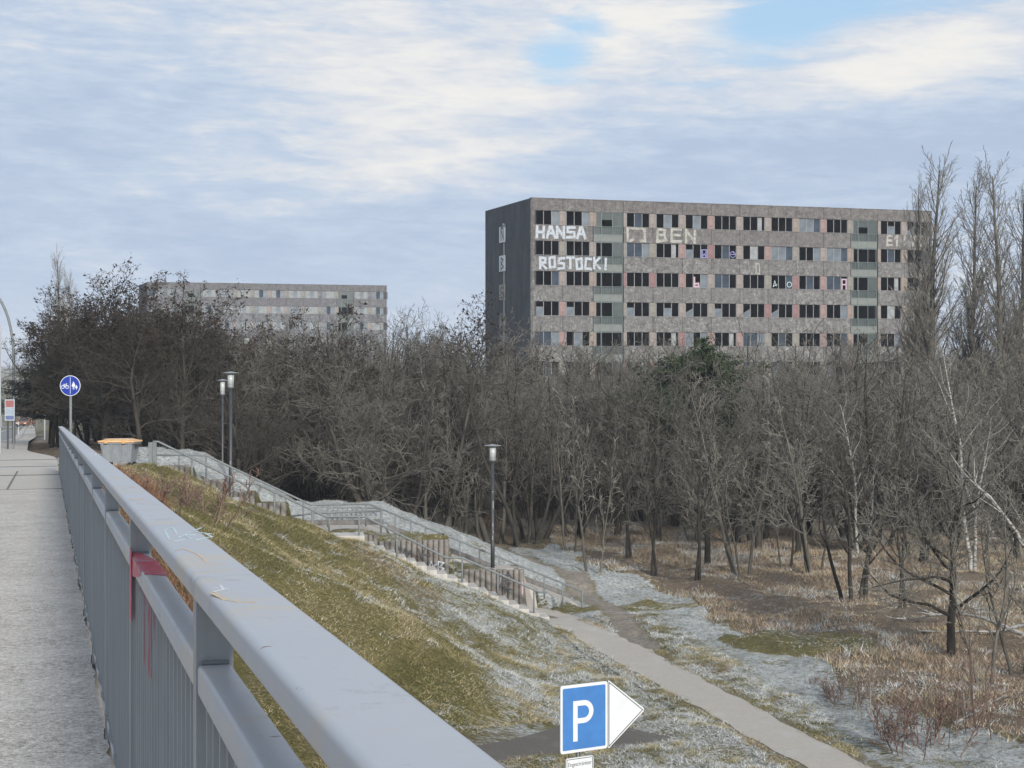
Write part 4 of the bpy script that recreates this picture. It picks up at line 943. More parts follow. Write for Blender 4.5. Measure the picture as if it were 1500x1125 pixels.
KINDS = {
 'spread': kind(stems=1, h=9.5, r=.2, kids=[19, 12, 9, 0], ratio=[.6, .45, .5], start=[.16, .12, .1], ang=[(52, 14), (45, 15), (50, 20)]),
 'multi': kind(stems=4, h=8.5, r=.13, lean=.42, kids=[9, 9, 8, 0], ratio=[.42, .42, .5], start=[.25, .12, .1]),
 'dense': kind(stems=3, h=8.6, r=.14, lean=.35, kids=[12, 11, 9, 0], ratio=[.4, .44, .5], start=[.12, .1, .1]),
 'slender': kind(stems=2, h=8.6, r=.085, lean=.16, kids=[14, 7, 6, 0], ratio=[.36, .4, .5], start=[.22, .1, .1], ang=[(34, 10), (38, 12), (40, 15)], up=[.05, .09, .06, .03]),
 'crooked': kind(stems=1, h=8.5, r=.2, wob=[.12, .2, .26, .26], kids=[19, 12, 9, 0], ratio=[.62, .48, .5], start=[.16, .1, .1], ang=[(58, 14), (48, 15), (50, 20)]),
 'poplar': kind(stems=1, h=21.0, r=.3, kids=[80, 12, 8, 0], ref=[1, 4, 1.2], wob=[.02, .05, .1, .14], up=[.05, .09, .09, .05], ratio=[.27, .36, .45], start=[.1, .08, .1], taper=[.7, .5, .4], ang=[(31, 7), (28, 9), (32, 10)], lean=.06, nseg=[16, 9, 4, 2], rr=[.3, .4, .5]),
 'birch': kind(stems=2, h=11.0, r=.13, lean=.25, kids=[13, 9, 8, 0], ratio=[.42, .42, .5], start=[.3, .15, .1], ang=[(38, 10), (42, 12), (45, 15)]),
 'bush': kind(stems=12, h=1.7, r=.022, lean=.75, levels=3, nseg=[6, 4, 3], wob=[.1, .16, .2], up=[.05, .04, .02], kids=[11, 7, 0], ref=[1, .6], ratio=[.4, .45], start=[.25, .15], ang=[(35, 10), (38, 14)], rmin=.009, taper=[.4, .4], rr=[.5, .5], end=[.25, .4, .5]),
 'whips': kind(stems=7, h=2.6, r=.022, lean=.35, levels=3, nseg=[7, 4, 3], wob=[.06, .12, .2], up=[.05, .06, .02], kids=[8, 4, 0], ref=[1, .6], ratio=[.3, .4], start=[.3, .15], ang=[(32, 10), (38, 14)], rmin=.005, taper=[.5, .4], rr=[.5, .5], end=[.25, .4, .5]),
}
PROTO = {}
def proto(key, kname, seed, bark, twig, trunk_levels=2, pods=0, branch='trunk'):
    segs, tips = grow_tree(seed, KINDS[kname]); o = empty(key)
    A_ = [np.array(segs[0])] + ([np.array(segs[1])] if trunk_levels > 1 and segs[1] else [])
    A_ = np.vstack(A_)
    for s in range(KINDS[kname]['stems']): V, Fc = prisms(A_[A_[:, 8] == s], 6); npmesh(branch, V, Fc, [bark], o, smooth=True)
    B_ = [np.array(s) for s in segs[trunk_levels:] if s]
    V, Fc = prisms(np.vstack(B_), 3); cr = npmesh('crown', V, Fc, [twig], o)
    S_ = np.vstack([np.array(s) for s in segs if s]); zmax = S_[:, 5].max()
    if pods:
        r = np.random.RandomState(seed); T = np.array(tips); T = T[T[:, 2] > zmax*.55]; T = T[r.rand(len(T)) < pods]
        c = np.repeat(T, 4, 0)+r.normal(0, .09, (len(T)*4, 3)); q = r.normal(0, .055, (len(c), 3, 3)); V = (c[:, None]+q).reshape(-1, 3)
        npmesh('seed_pods', V, np.arange(len(V)).reshape(-1, 3), ['pods'], o)
    PROTO[key] = (o, zmax); return o
NAMEOF = {}
def mk(key, name, *a, **k): o = proto(key, *a, **k); o.name = name; NAMEOF[key] = name
mk('spread1', 'bare_tree', 'spread', 11, 'bark_dark', 'twig'); mk('spread2', 'bare_tree', 'spread', 12, 'bark_dark', 'twig_dark')
mk('multi1', 'bare_tree', 'multi', 21, 'bark_grey', 'twig_pale'); mk('multi2', 'bare_tree', 'multi', 22, 'bark_dark', 'twig'); mk('dense1', 'bare_tree', 'dense', 31, 'bark_dark', 'twig')
mk('dense2', 'bare_tree', 'dense', 32, 'bark_grey', 'twig'); mk('slender1', 'young_tree', 'slender', 41, 'bark_grey', 'twig_pale'); mk('slender2', 'young_tree', 'slender', 42, 'bark_dark', 'twig')
mk('slender3', 'young_tree', 'slender', 43, 'bark_grey', 'twig_pale'); mk('crooked1', 'bare_tree', 'crooked', 51, 'bark_dark', 'twig'); mk('pod1', 'bare_tree', 'crooked', 52, 'bark_dark', 'twig_dark', pods=.8)
mk('pod2', 'bare_tree', 'spread', 13, 'bark_dark', 'twig_dark', pods=.8); mk('poplar1', 'poplar_tree', 'poplar', 61, 'bark_grey', 'twig_pale'); mk('poplar2', 'poplar_tree', 'poplar', 62, 'bark_grey', 'twig_pale')
mk('birch1', 'birch_tree', 'birch', 71, 'birch_bark', 'twig'); mk('bush1', 'shrub', 'bush', 81, 'twig_red', 'twig_red', trunk_levels=1, branch='stem'); mk('whips1', 'shrub', 'whips', 82, 'twig_red', 'twig_red', trunk_levels=1, branch='stem')
mk('whips2', 'shrub', 'whips', 83, 'twig_pale', 'twig_pale', trunk_levels=1, branch='stem')
def conifer(key, name, seed, h, mat, dense=1.0, round_=False):
    r = random.Random(seed); o = empty(name); mb = MB(); mb.tube([(0, 0, -.3), (.1, 0, h*.5), (.05, .1, h*.97)], [.17, .12, .03], 8); mb.build('trunk', 'bark_dark', o, True)
    S = []; N = []
    for i in range(int(120*dense)):
        f = .28+.7*(i+r.random())/(120*dense); z = f*h; L = (1-f)**.75*h*.36*(.6+.6*r.random())+.3
        if round_: L = h*.38*math.sin(min(1, f*1.1)*math.pi)**.6*(.7+.5*r.random())
        a = r.random()*6.28; d = np.array([math.cos(a), math.sin(a), r.uniform(-.1, .45)]); p = np.array([0, 0, z]); q = p+d*L
        S.append((*p, *q, .035, .01))
        m = int(L*9)+2
        for k in range(m):
            t = .25+.75*(k+r.random())/m; c = p+d*L*t+np.array([r.gauss(0, .12), r.gauss(0, .12), r.gauss(0, .08)])
            for _ in range(9):
                e = np.array([r.gauss(0, 1), r.gauss(0, 1), r.gauss(.35, .7)]); e = e/np.linalg.norm(e)*r.uniform(.1, .24); s = np.array([r.gauss(0, .022), r.gauss(0, .022), r.gauss(0, .022)])
                cc = c+np.array([r.gauss(0, .1)]*3)*np.array([1, -1, .6]); N += [cc-s, cc+s, cc+e]
    V, Fc = prisms(np.array(S), 4); npmesh('branches', V, Fc, ['bark_dark'], o)
    V = np.array(N); npmesh('crown', V, np.arange(len(V)).reshape(-1, 3), [mat], o); PROTO[key] = (o, h); NAMEOF[key] = name
conifer('pine1', 'pine_tree', 5, 9.0, 'needle_dark', 1.5, True); conifer('green1', 'conifer_tree', 6, 8.0, 'needle_green', 1.5, True)
USED = set(); COUNT = 0
def plant(key, X, Y, height, label, cat, group=None, rz=None, wide=1.0, lean=(0, 0), z=None):
    global COUNT
    src, h0 = PROTO[key]
    if key in USED: o = copy_tree(src); o.name = NAMEOF[key]
    else: o = src; USED.add(key)
    s = height/h0; o.location = (X, Y, (float(H(X, Y)) if z is None else z)-.05); o.scale = (s*wide, s*wide, s)
    o.rotation_euler = (lean[0], lean[1], rnd.uniform(0, 6.28) if rz is None else rz)
    if 'group' in o: del o['group']
    tag(o, label, cat, group); COUNT += 1; return o
def plant_px(key, px, top, Y, label, cat, group=None, **k):
    X = (px-750)/F*Y; g = float(H(X, Y)); return plant(key, X, Y, (530-top)/F*Y-g, label, cat, group, **k)
T = plant_px
T('pod1', 152, 380, 76, 'tall dark tree with clusters of seed pods behind the round blue sign', 'tree', rz=1.2)
T('pod2', 268, 398, 78, 'dark pod-hung tree rising in front of the left end of the distant block', 'tree', rz=.4, wide=.9)
T('pod1', 205, 430, 71, 'crooked dark tree between the two pod-hung trees above the orange lid', 'tree', rz=4.0)
T('spread2', 110, 455, 84, 'dark spreading tree left of the round blue sign', 'tree', wide=.8)
T('spread2', 84, 452, 100, 'wide leafless tree overhanging the pavement above the bus stop', 'tree', wide=.9)
T('pod1', 82, 455, 125, 'thin open tree at the far left above the street', 'tree', rz=2.2, wide=1.4)
T('pine1', 74, 520, 94, 'dark green pine overhanging the pavement beside the bus stop', 'tree', wide=1.5)
T('spread2', 76, 440, 92, 'dark leafless tree right above the street pine', 'tree', rz=2.4, wide=1.15)
T('pod2', 128, 418, 88, 'pod-hung tree directly above the round blue sign', 'tree', rz=5)
T('pod1', 235, 425, 86, 'twisted pod tree hiding the left end of the distant block', 'tree', rz=5.5, wide=1.1)
T('crooked1', 180, 440, 92, 'crooked tree deep behind the tall pod-hung tree', 'tree', rz=1)
T('pod2', 222, 392, 80, 'wide pod-laden crown covering the left corner of the distant block', 'tree', rz=3.3, wide=1.25)
T('pod1', 292, 412, 84, 'pod-hung tree just left of the street lamps', 'tree', rz=2.9, wide=1.2)
T('pod2', 172, 398, 84, 'dense pod-hung crown between the tall dark tree and the distant block', 'tree', rz=4.4, wide=1.2)
T('pod1', 90, 415, 90, 'knotty pod-hung tree left of the round blue sign', 'tree', rz=0.4, wide=1.2)
T('poplar1', 88, 356, 150, 'taller pale poplar top rising behind the trees at far left', 'tree'); T('poplar2', 112, 385, 155, 'shorter pale poplar just right of the taller one at far left', 'tree')
T('spread1', 335, 466, 82, 'dark thick-trunked tree right behind the two street lamps', 'tree', rz=.3, wide=.85)
T('pod2', 400, 448, 92, 'pod-hung tree in front of the middle of the distant block', 'tree', rz=2.5); T('pod2', 480, 442, 90, 'broad pod-hung tree with a bird nest before the distant block', 'tree', rz=1.1, wide=1.1)
T('spread1', 592, 432, 118, 'upright dark tree against the sky just right of the distant block', 'tree', wide=.75); T('pod1', 686, 424, 105, 'gnarled tree against the sky left of the graffiti block gable', 'tree', rz=.8)
T('crooked1', 655, 470, 88, 'crooked tree with frosted low branches left of the lone street lamp', 'tree', wide=1.05)
T('crooked1', 560, 500, 80, 'crooked tree above the middle landing of the stairs', 'tree', rz=3)
T('poplar1', 1366, 204, 118, 'tallest poplar at the right end of the graffiti block', 'tree', wide=1.25); T('poplar2', 1343, 250, 121, 'poplar stem pressed left against the tallest poplar', 'tree', wide=.85)
T('poplar2', 1421, 232, 122, 'narrow poplar between the tallest poplar and the right edge pair', 'tree', wide=1.1); T('poplar1', 1464, 213, 116, 'second tallest poplar near the right edge of the photo', 'tree', rz=2, wide=1.2)
T('poplar2', 1492, 245, 120, 'rightmost of the poplars against the sky', 'tree', rz=4, wide=1.1)
T('birch1', 1432, 468, 70, 'white-barked birch forking below the poplars at right', 'tree', rz=.5); T('birch1', 1262, 560, 76, 'pale birch stem half lost in the grey twigs before the block', 'tree', rz=2)
T('green1', 1030, 490, 92, 'green conifer standing among the bare grey trees', 'tree', wide=1.15)
T('spread1', 1393, 560, 51.2, 'stout dark-barked tree at the right beside the mossy clearing', 'tree', rz=2.0, wide=.95, z=-9.1)
T('multi2', 1250, 520, 62, 'dark tree with many rising limbs in the tawny grass at right', 'tree', rz=1.0, wide=.85)
T('slender1', 870, 560, 71, 'pair of slim dark stems at the edge of the wood behind the path', 'tree'); T('slender2', 1016, 560, 67, 'slim leaning tree at the wood edge above the tawny grass', 'tree')
T('slender2', 926, 545, 74, 'young upright tree in the dry grass right of the street lamp', 'tree'); T('multi1', 1092, 540, 68, 'many-stemmed grey tree in the middle of the wood edge', 'tree', wide=.9)
T('slender1', 1150, 600, 72, 'thin tree left of the many-limbed tree in the tawny grass', 'tree'); T('multi1', 1195, 545, 70, 'grey tree with splayed stems close to the tawny grass', 'tree', rz=3, wide=.85)
T('slender3', 1440, 640, 46, 'pale young tree with splayed whips in the lower right', 'tree', z=-9.1); T('slender3', 1493, 600, 48, 'pale young tree cut by the right edge of the photo', 'tree', z=-9.1)
T('slender1', 835, 575, 78, 'slim tree with bare lower trunk behind the frosty grass', 'tree'); T('multi2', 770, 520, 82, 'grey many-stemmed tree just right of the lone street lamp', 'tree'); T('slender2', 960, 585, 70, 'short dark stem between the young tree and the leaning tree', 'tree')
T('slender2', 1325, 560, 60, 'thin tree between the two stout trees at right', 'tree', wide=.9); T('birch1', 1510, 560, 62, 'birch crown leaning in from the right edge', 'tree', lean=(0, -.35))
ENV = [(-60, 470), (60, 430), (120, 420), (230, 425), (300, 455), (400, 445), (520, 445), (620, 442), (700, 440), (760, 468), (900, 476), (1000, 470), (1100, 466), (1200, 454), (1320, 464), (1400, 480), (1560, 480)]
ex, ey = zip(*ENV)
zones = {0: ('bare grey tree in the thick wood between the street and the distant block', 'trees of the wood left of the graffiti block'),
         1: ('bare grey tree in the thick wood in front of the graffiti block', 'trees of the wood before the graffiti block')}
keys = ['multi1', 'multi2', 'dense1', 'dense2', 'spread1', 'crooked1', 'dense1', 'dense2', 'slender1', 'slender3', 'multi2']
for Y, step, dy in ((76, 80, 45), (84, 58, 26), (93, 46, 12), (104, 44, 8), (118, 44, 6), (136, 46, 10)):
    px = -70+rnd.uniform(0, step)
    while px < 1590:
        y = Y+rnd.uniform(-4, 4); x = (px-750)/F*y
        ok = x > float(Rx(y))+2.0 and not (Y == 76 and 600 < px < 1000) and not (px < 150 and Y < 80)
        if Y == 76 and px < 560: ok = ok and rnd.random() < .6
        if ok:
            top = np.interp(px, ex, ey)+dy+rnd.uniform(0, 26)-(8 if rnd.random() < .15 else 0); zi = 0 if px < 735 else 1
            k = rnd.choice(keys) if zi else rnd.choice(['dense1', 'multi2', 'spread2', 'crooked1', 'spread1', 'dense2', 'spread2'])
            T(k, px, top, y, zones[zi][0], 'tree', zones[zi][1], wide=rnd.uniform(.85, 1.15))
        px += step*rnd.uniform(.7, 1.3)
# hazy trees at the end of the road
for i in range(12):
    Y = rnd.uniform(230, 330); px = -40+i*13; x = (px-750)/F*Y
    if abs(x-float(Rx(Y))+8) < 9: x -= 16 if i % 2 else -9
    plant(rnd.choice(['dense1', 'spread2', 'multi1']), x, Y, rnd.uniform(11, 15), 'faint bare tree beside the far end of the road', 'tree', 'trees at the end of the road')
# shrubs
T('bush1', 284, 676, 45.5, 'red-twigged leafless bush on the grass bank below the stairs', 'shrub', rz=.4, wide=1.3)
whl = [(1282, 960, 42, 'whips2', 'thin reddish shrub beside the frosty grass left of the fallen branch'), (1365, 945, 40, 'whips1', 'slender upright shrub in front of the stout dark tree'),
       (1405, 905, 41, 'whips1', 'tall reddish shrub right of the stout dark tree'), (1475, 890, 40, 'whips1', 'dense reddish shrub by the fallen branch at the right edge'), (1445, 930, 44, 'whips2', 'pale shrub between the reddish shrubs at right'),
       (1250, 975, 44, 'bush1', 'low brown bush near the frosty verge of the path'), (1084, 870, 62, 'whips2', 'thin pale shrub at the edge of the frosty band'), (730, 745, 86, 'bush1', 'small bush at the dark mouth of the wood behind the lamp'),
       (1355, 1000, 38.5, 'bush1', 'low reddish scrub under the pale dead branch'), (1190, 985, 47, 'bush1', 'small grey tuft-like bush on the frosty verge')]
for px, top, Y, k, lb in whl: T(k, px, top, Y, lb, 'shrub')
# dead birch branches on the ground
def dead(pts, r, label, mat='birch_bark', tw=6):
    L = np.array(pts[0]); o = empty('fallen_branch', pts[0]); tag(o, label, 'branch'); mb = MB(); q = [tuple(np.array(p)-L) for p in pts]; n = len(q); mb.tube(q, [r*(1-.75*i/(n-1)) for i in range(n)], 7); mb.build('stem', mat, o, True)
    R = random.Random(int(r*1000)+n)
    for k in range(tw):
        i = R.randrange(0, n-1); a = np.array(q[i])*.5+np.array(q[i+1])*.5; d = np.array(q[-1])-np.array(q[0]); d /= np.linalg.norm(d); d = d+np.array([R.gauss(0, .6), R.gauss(0, .6), abs(R.gauss(.1, .4))]); l = R.uniform(.3, .9)
        mb = MB(); mb.tube([tuple(a), tuple(a+d*l*.5), tuple(a+d*l+np.array([0, 0, R.uniform(-.05, .15)]))], [r*.4, r*.25, r*.12], 5); mb.build('side_branch', mat, o, True)
gp = lambda u, v, h=0: (lambda Y: ((u-750)/F*Y, Y, -9.1+h))(9.1*F/(v-530)) if False else (lambda Y: ((u-750)/F*Y, Y, -9.1+h))((9.1-h)*F/(v-530))
dead([gp(1398, 1060, .05), gp(1432, 1042, .3), gp(1474, 1017, .75)], .05, 'pale broken branch propped up in the scrub at lower right')
dead([gp(1500, 930, .5), gp(1440, 905, .5), gp(1400, 897, .6), gp(1345, 905, .35), gp(1310, 908, .1)], .07, 'long white fallen branch lying behind the stout dark tree', tw=9)
dead([gp(1500, 915, .4), gp(1460, 925, .4), gp(1400, 925, .3), gp(1340, 926, .1)], .06, 'second white fallen branch nearer the mossy clearing', tw=7)
p0, p1, p2, p3 = P(1512, 830, 47), P(1490, 780, 47), P(1450, 727, 47), P(1405, 692, 47)
dead([(p0[0]+.5, 47, -9.3), p0, p1, p2, p3], .07, 'white birch limb leaning into the picture from the right edge', tw=8)

# ---------------------------------------------------------------- grasses and undergrowth (nobody could count them)
def blades(name, X, Y, hh, wd, lean, pal, seed, per=3, spread=.06, zoff=0):
    r = np.random.RandomState(seed); n = len(X)*per
    x = np.repeat(X, per)+r.normal(0, spread, n); y = np.repeat(Y, per)+r.normal(0, spread, n); z = H(x, y)-.01+zoff; h = np.repeat(hh, per)*r.uniform(.5, 1.2, n)
    a = r.rand(n)*6.28; l = r.normal(0, lean, n)*h; l2 = r.normal(0, lean, n)*h; w = wd*r.uniform(.6, 1.3, n)
    p = np.stack([x, y, z], 1); s = np.stack([np.cos(a)*w, np.sin(a)*w, 0*w], 1); t = np.stack([l, l2, h], 1)
    V = np.stack([p-s, p+s, p+t], 1).reshape(-1, 3); c = np.repeat(np.repeat(pal, per, 0)*r.uniform(.7, 1.3, (n, 1)), 3, 0); c = np.column_stack([np.clip(c, 0, .7), np.ones(len(c))])
    o = npmesh(name, V, np.arange(len(V)).reshape(-1, 3), ['blade'], tint=('tint', c)); return tag(o, kind='stuff')
rg = np.random.RandomState(5)
def palette(X, Y, dry):
    fr, br, so = zone(X, Y); n = len(X); r = rg.rand(n)
    olive = np.array([.15, .136, .064]); lime = np.array([.26, .228, .105]); straw = np.array([.42, .355, .23]); tan = np.array([.34, .265, .19]); red = np.array([.235, .165, .13]); fz = np.array([.52, .53, .51])
    a = np.clip(.5+.9*vnoise(X, Y, .9, 44)+.5*vnoise(X, Y, 3, 45)+rg.normal(0, .18, n), 0, 1)[:, None]; g = np.where(a < .42, olive, np.where(a < .7, lime, straw)); b = np.where(a < .55, tan, np.where(a < .8, straw*.9, red)); k = (rg.rand(n) < br)[:, None]; c = np.where(k, b, g)
    pn = .5+vnoise(X, Y, .3, 41)+.7*vnoise(X, Y, 1.3, 42)+rg.normal(0, .1, n); f = (pn > 1.0-fr*.64)[:, None]; return np.where(f, fz*(.6+.5*rg.rand(n)[:, None]), c)
def scatter(n, x0, x1, y0, y1, cond):
    X = rg.uniform(x0, x1, n); Y = rg.uniform(y0, y1, n); k = cond(X, Y); return X[k], Y[k]
def free(X, Y):
    u, v = uv(X, Y); return (pathdist(X, Y) > .78+.25*vnoise(X, Y, .8, 51)) & ~((u > -2) & (u < 12.5) & (v > -.12) & (v < 1.2)) & ~((u > -2.5) & (u < 14) & (v > 2.9) & (v < 6.5)) & ((X-Rx(Y))*CT > .12) & (linedist(X, Y, TRAIL) > .5) & ~((Y < np.interp(X, [-6, -3.2, -.8, .9, 2.2, 3.2, 3.95, 3.96], [30, 38.0, 39.6, 41.0, 41.1, 40.4, 39.5, -99])) & (Y > np.interp(X, [-3, -.4, 1.2, 2.6, 3.95], [30, 37.2, 38.1, 38.7, 39.5])))
X, Y = scatter(110000, -14, 8, 36, 62, lambda X, Y: free(X, Y) & (uv(X, Y)[1] < 0) & (X < 5+(58-Y)*.2))
nn = vnoise(X, Y, .8, 21)
tag(blades('bank_grass', X, Y, .05+.09*np.clip(nn+.3, 0, 1), .0095, 1.4, palette(X, Y, 0), 1, per=4), 'short frosted winter grass on the bank', 'grass')
X, Y = scatter(60000, -14, 18, 36, 82, lambda X, Y: free(X, Y) & ((uv(X, Y)[1] > 1.3) | (X > 3)) & (rg.rand(len(X)) < .75))
tag(blades('frosty_grass', X, Y, np.full(len(X), .06), .0095, 1.7, palette(X, Y, 0), 2, per=3), 'frost-covered grass around the path and ramp', 'grass')
def browncond(X, Y):
    fr, br, so = zone(X, Y); return free(X, Y) & (br+rg.normal(0, .28, len(X)) > .55) & (X > 4.2+(70-Y)*.225-.3) & (vnoise(X, Y, 2.2, 31) > -.22) & (np.hypot((X-9.3)/2.6, (Y-53)/2.4) > 1.05)
X, Y = scatter(60000, 2, 26, 36, 90, browncond)
nn = vnoise(X, Y, 2.2, 31)
tag(blades('dry_grass', X, Y, .1+.42*np.clip(nn+.15, 0, 1), .012, .75, palette(X, Y, 1), 3, per=4, spread=.1), 'tall tawny dry grass at the edge of the wood', 'grass')
X, Y = scatter(9000, -11.4, -2, 33, 47, lambda X, Y: free(X, Y) & (-(X+.42*(Y-46)) > 10.0))
tag(blades('bank_scrub', X, Y, np.full(len(X), .35), .013, .5, np.tile(np.array([[.2, .11, .07]]), (len(X), 1))*rg.uniform(.6, 1.5, (len(X), 1)), 6, per=5, spread=.1), 'reddish brown dry scrub beside the bridge abutment', 'scrub')
# brushwood of the inner wood: thin stems and twigs in one mass
r = np.random.RandomState(9); S = []
n = 15000; Yb = 90+r.rand(n)**.7*55; pxb = r.uniform(-40, 1580, n); Xb = (pxb-750)/F*Yb; k = (Xb-Rx(Yb))*CT > 4; Xb, Yb = Xb[k], Yb[k]; Zb = H(Xb, Yb); n = len(Xb)
p = np.stack([Xb, Yb, Zb-.1], 1); L = r.uniform(1.2, 4.6, n)*np.where(r.rand(n) < .3, 1.4, 1); d = np.stack([r.normal(0, .25, n), r.normal(0, .25, n), np.ones(n)], 1)
for s_ in range(3):
    q = p+d*(L/3)[:, None]; S.append(np.column_stack([p, q, .022-.005*s_+0*L, .018-.005*s_+0*L]))
    for t_ in range(2):
        e = d+r.normal(0, .6, (n, 3)); a = p+(q-p)*r.rand(n, 1); S.append(np.column_stack([a, a+e*(L*.28)[:, None], np.full(n, .011), np.full(n, .007)]))
    p = q; d = d+r.normal(0, .15, (n, 3))
V, Fc = prisms(np.vstack(S), 3); o = npmesh('brushwood', V, Fc, ['twig_dark']); tag(o, 'dark mass of brushwood and saplings deep in the wood', 'undergrowth', kind='stuff')

n = 9000; Yb = 190+r.rand(n)*70; Xb = r.uniform(-60, 130, n); k = (Xb-Rx(Yb))*CT > 6; Xb, Yb = Xb[k], Yb[k]; Zb = H(Xb, Yb); n = len(Xb)
p = np.stack([Xb, Yb, Zb-.1], 1); L = r.uniform(3, 11.5, n); d = np.stack([r.normal(0, .12, n), r.normal(0, .12, n), np.ones(n)], 1); S = []
for s_ in range(3):
    q = p+d*(L/3)[:, None]; S.append(np.column_stack([p, q, .07-.018*s_+0*L, .055-.018*s_+0*L]))
    for t_ in range(4): e = d+r.normal(0, .5, (n, 3)); a = p+(q-p)*r.rand(n, 1); S.append(np.column_stack([a, a+e*(L*.2)[:, None], np.full(n, .03), np.full(n, .012)]))
    p = q
V, Fc = prisms(np.vstack(S), 3); o = npmesh('far_wood', V, Fc, ['twig']); tag(o, 'pale far wood behind the blocks', 'wood', kind='stuff')
mb = MB(); mb.box(-2600, 2600, -260, 4300, -12.6, 22)
hm = bpy.data.materials.new('haze'); hm.use_nodes = True; hn = hm.node_tree.nodes; hn.remove(hn['Principled BSDF'])
pv = hn.new('ShaderNodeVolumePrincipled'); pv.inputs['Density'].default_value = .0003; pv.inputs['Color'].default_value = (.86, .91, 1, 1); hm.node_tree.links.new(pv.outputs[0], hn['Material Output'].inputs['Volume'])
MATS['haze'] = hm; tag(mb.build('haze', 'haze'), 'thin winter haze over the whole place', 'haze', kind='stuff')
# ---------------------------------------------------------------- camera, sun, sky
cam = bpy.data.cameras.new('camera'); co = bpy.data.objects.new('camera', cam); COL.objects.link(co); C.camera = co
co.rotation_euler = (math.pi/2, 0, 0); cam.sensor_width = 36; cam.lens = 36*F/1500; cam.shift_y = -32.5/1500; cam.clip_start = .05; cam.clip_end = 9000
sd = np.array([.33, -.88, .36]); sd /= np.linalg.norm(sd)
from mathutils import Vector
sl = bpy.data.lights.new('sun', 'SUN'); sl.energy = 3.0; sl.angle = math.radians(8); sl.color = (1, .95, .87); sob = bpy.data.objects.new('sun', sl); COL.objects.link(sob)
sob.rotation_euler = Vector(tuple(sd)).to_track_quat('Z', 'Y').to_euler()
w = bpy.data.worlds.new('World'); C.world = w; w.use_nodes = True; nt = w.node_tree; N = nt.nodes; Lk = nt.links.new; bg = N['Background']
sky = N.new('ShaderNodeTexSky'); sky.sky_type = 'NISHITA'; sky.sun_disc = False; sky.sun_elevation = math.asin(sd[2]); sky.sun_rotation = math.atan2(sd[0], sd[1]); sky.air_density = 1.2; sky.dust_density = 1.5
def M(op, a, b=None, c=None, clamp=False):
    n = N.new('ShaderNodeMath'); n.operation = op; n.use_clamp = clamp
    for i, v in enumerate((a, b, c)):
        if v is None: continue
        if hasattr(v, 'is_linked'): Lk(v, n.inputs[i])
        else: n.inputs[i].default_value = v
    return n.outputs[0]
def SS(v, a, b):
    n = N.new('ShaderNodeMapRange'); n.interpolation_type = 'SMOOTHSTEP'; n.inputs['From Min'].default_value = a; n.inputs['From Max'].default_value = b; Lk(v, n.inputs['Value']); return n.outputs['Result']
def NZ(vec, scale, det, rough, dist=0):
    n = N.new('ShaderNodeTexNoise'); n.inputs['Scale'].default_value = scale; n.inputs['Detail'].default_value = det; n.inputs['Roughness'].default_value = rough; n.inputs['Distortion'].default_value = dist; Lk(vec, n.inputs['Vector']); return n.outputs['Fac']
def MIX(f, a, b):
    n = N.new('ShaderNodeMix'); n.data_type = 'RGBA'
    for s_, v in ((n.inputs[0], f), (n.inputs[6], a), (n.inputs[7], b)):
        if hasattr(v, 'is_linked'): Lk(v, s_)
        elif isinstance(v, (int, float)): s_.default_value = v
        else: s_.default_value = (*v, 1)
    return n.outputs[2]
tc = N.new('ShaderNodeTexCoord'); sp = N.new('ShaderNodeSeparateXYZ'); Lk(tc.outputs['Generated'], sp.inputs[0])
az = M('ARCTAN2', sp.outputs[0], sp.outputs[1]); el = M('ARCSINE', sp.outputs[2])
cb = N.new('ShaderNodeCombineXYZ'); Lk(M('MULTIPLY', az, 1.0), cb.inputs[0]); Lk(M('MULTIPLY', el, 3.2), cb.inputs[1]); v1 = cb.outputs[0]
cb2 = N.new('ShaderNodeCombineXYZ'); Lk(M('MULTIPLY', az, 1.0), cb2.inputs[0]); Lk(M('ADD', M('MULTIPLY', el, 4.8), M('MULTIPLY', az, .15)), cb2.inputs[1]); cb2.inputs[2].default_value = 3; v2 = cb2.outputs[0]
def blob(a0, e0, sa, se, tilt=0):
    da = M('SUBTRACT', az, a0); de = M('SUBTRACT', M('SUBTRACT', el, e0), M('MULTIPLY', da, tilt)); q = M('ADD', M('POWER', M('DIVIDE', da, sa), 2.0), M('POWER', M('DIVIDE', de, se), 2.0)); return M('EXPONENT', M('MULTIPLY', q, -1.0))
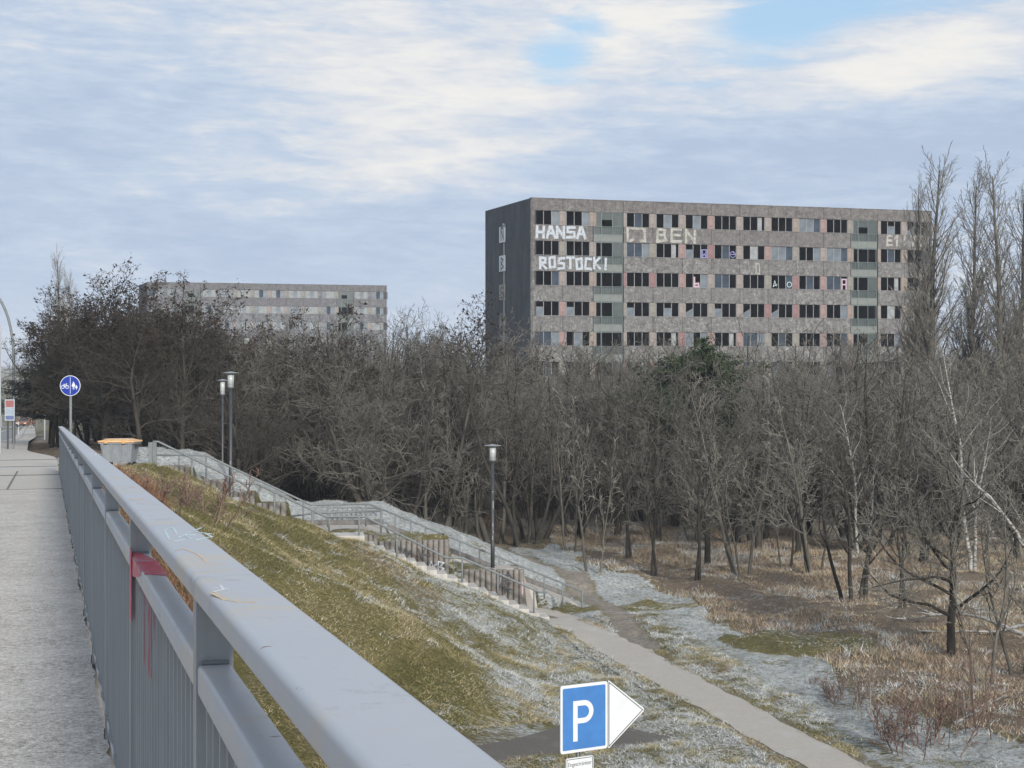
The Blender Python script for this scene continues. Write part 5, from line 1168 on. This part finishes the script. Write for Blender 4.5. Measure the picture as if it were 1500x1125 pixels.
# big shapes of the cloud cover, in directions of the sky (azimuth from +Y, elevation), radians
pa = lambda x: math.atan((x-750)/F); pe = lambda y: math.atan((530-y)/F)
n1 = NZ(v1, 9, 8, .6, .3); n2 = NZ(v2, 15, 7, .6, .5); n3 = NZ(v2, 42, 6, .65, .4)
tex = M('ADD', M('MULTIPLY', n1, .38), M('ADD', M('MULTIPLY', n2, .44), M('MULTIPLY', n3, .3)))   # ~ .55 mean
bright = M('ADD', M('MULTIPLY', blob(pa(640), pe(130), .12, .05, -.1), .2), M('ADD', M('MULTIPLY', blob(pa(960), pe(20), .07, .03), .18), M('ADD', M('MULTIPLY', blob(pa(1330), pe(105), .08, .02, .15), .28), M('MULTIPLY', blob(pa(600), pe(250), .07, .012, .06), .16))))
dark = M('ADD', M('MULTIPLY', blob(pa(120), pe(190), .09, .03, .1), .10), M('ADD', M('MULTIPLY', blob(pa(1150), pe(240), .2, .035, .05), .16), M('MULTIPLY', blob(pa(300), pe(380), .3, .035), .08)))
cl = SS(M('SUBTRACT', M('ADD', tex, bright), dark), .34, .88)
cramp = N.new('ShaderNodeValToRGB'); e = cramp.color_ramp.elements
for i, (p_, c_) in enumerate(((0, (2.9, 3.55, 4.6)), (.35, (3.55, 4.15, 5.05)), (.65, (4.5, 4.75, 5.15)), (1, (5.7, 5.6, 5.4)))):
    if i > 1 and len(e) <= i: e.new(.5)
    while len(e) <= i: e.new(.5)
    e[i].position = p_
e = cramp.color_ramp.elements
for i, (p_, c_) in enumerate(((0, (2.9, 3.55, 4.6)), (.35, (3.55, 4.15, 5.05)), (.65, (4.5, 4.75, 5.15)), (1, (5.7, 5.6, 5.4)))):
    e[i].position = p_; e[i].color = (c_[0]/10, c_[1]/10, c_[2]/10, 1)
Lk(cl, cramp.inputs[0])
up10 = N.new('ShaderNodeVectorMath'); up10.operation = 'SCALE'; up10.inputs['Scale'].default_value = 10.0; Lk(cramp.outputs[0], up10.inputs[0])
gap = M('ADD', M('MULTIPLY', blob(pa(1140), pe(50), .045, .02, .1), 1.0), M('ADD', M('MULTIPLY', blob(pa(830), pe(65), .03, .022, .3), .95), M('ADD', M('MULTIPLY', blob(pa(1290), pe(12), .08, .012), .9), M('MULTIPLY', blob(pa(1010), pe(130), .05, .012), .4))))
gm = SS(M('SUBTRACT', M('MULTIPLY', gap, 1.0), M('MULTIPLY', M('SUBTRACT', n2, .35), 1.6)), .0, .8)
blue = MIX(.6, sky.outputs[0], (2.4, 3.7, 5.5))
hz = SS(el, .075, -.01)
col = MIX(gm, up10.outputs[0], blue)
col = MIX(M('MULTIPLY', hz, .6), col, (3.9, 4.45, 5.2))
Lk(col, bg.inputs['Color']); bg.inputs['Strength'].default_value = .1
C.view_settings.view_transform = 'Standard'; C.view_settings.look = 'None'; C.view_settings.exposure = .66; C.view_settings.gamma = 1
print('trees', COUNT, 'objects', len(bpy.data.objects))
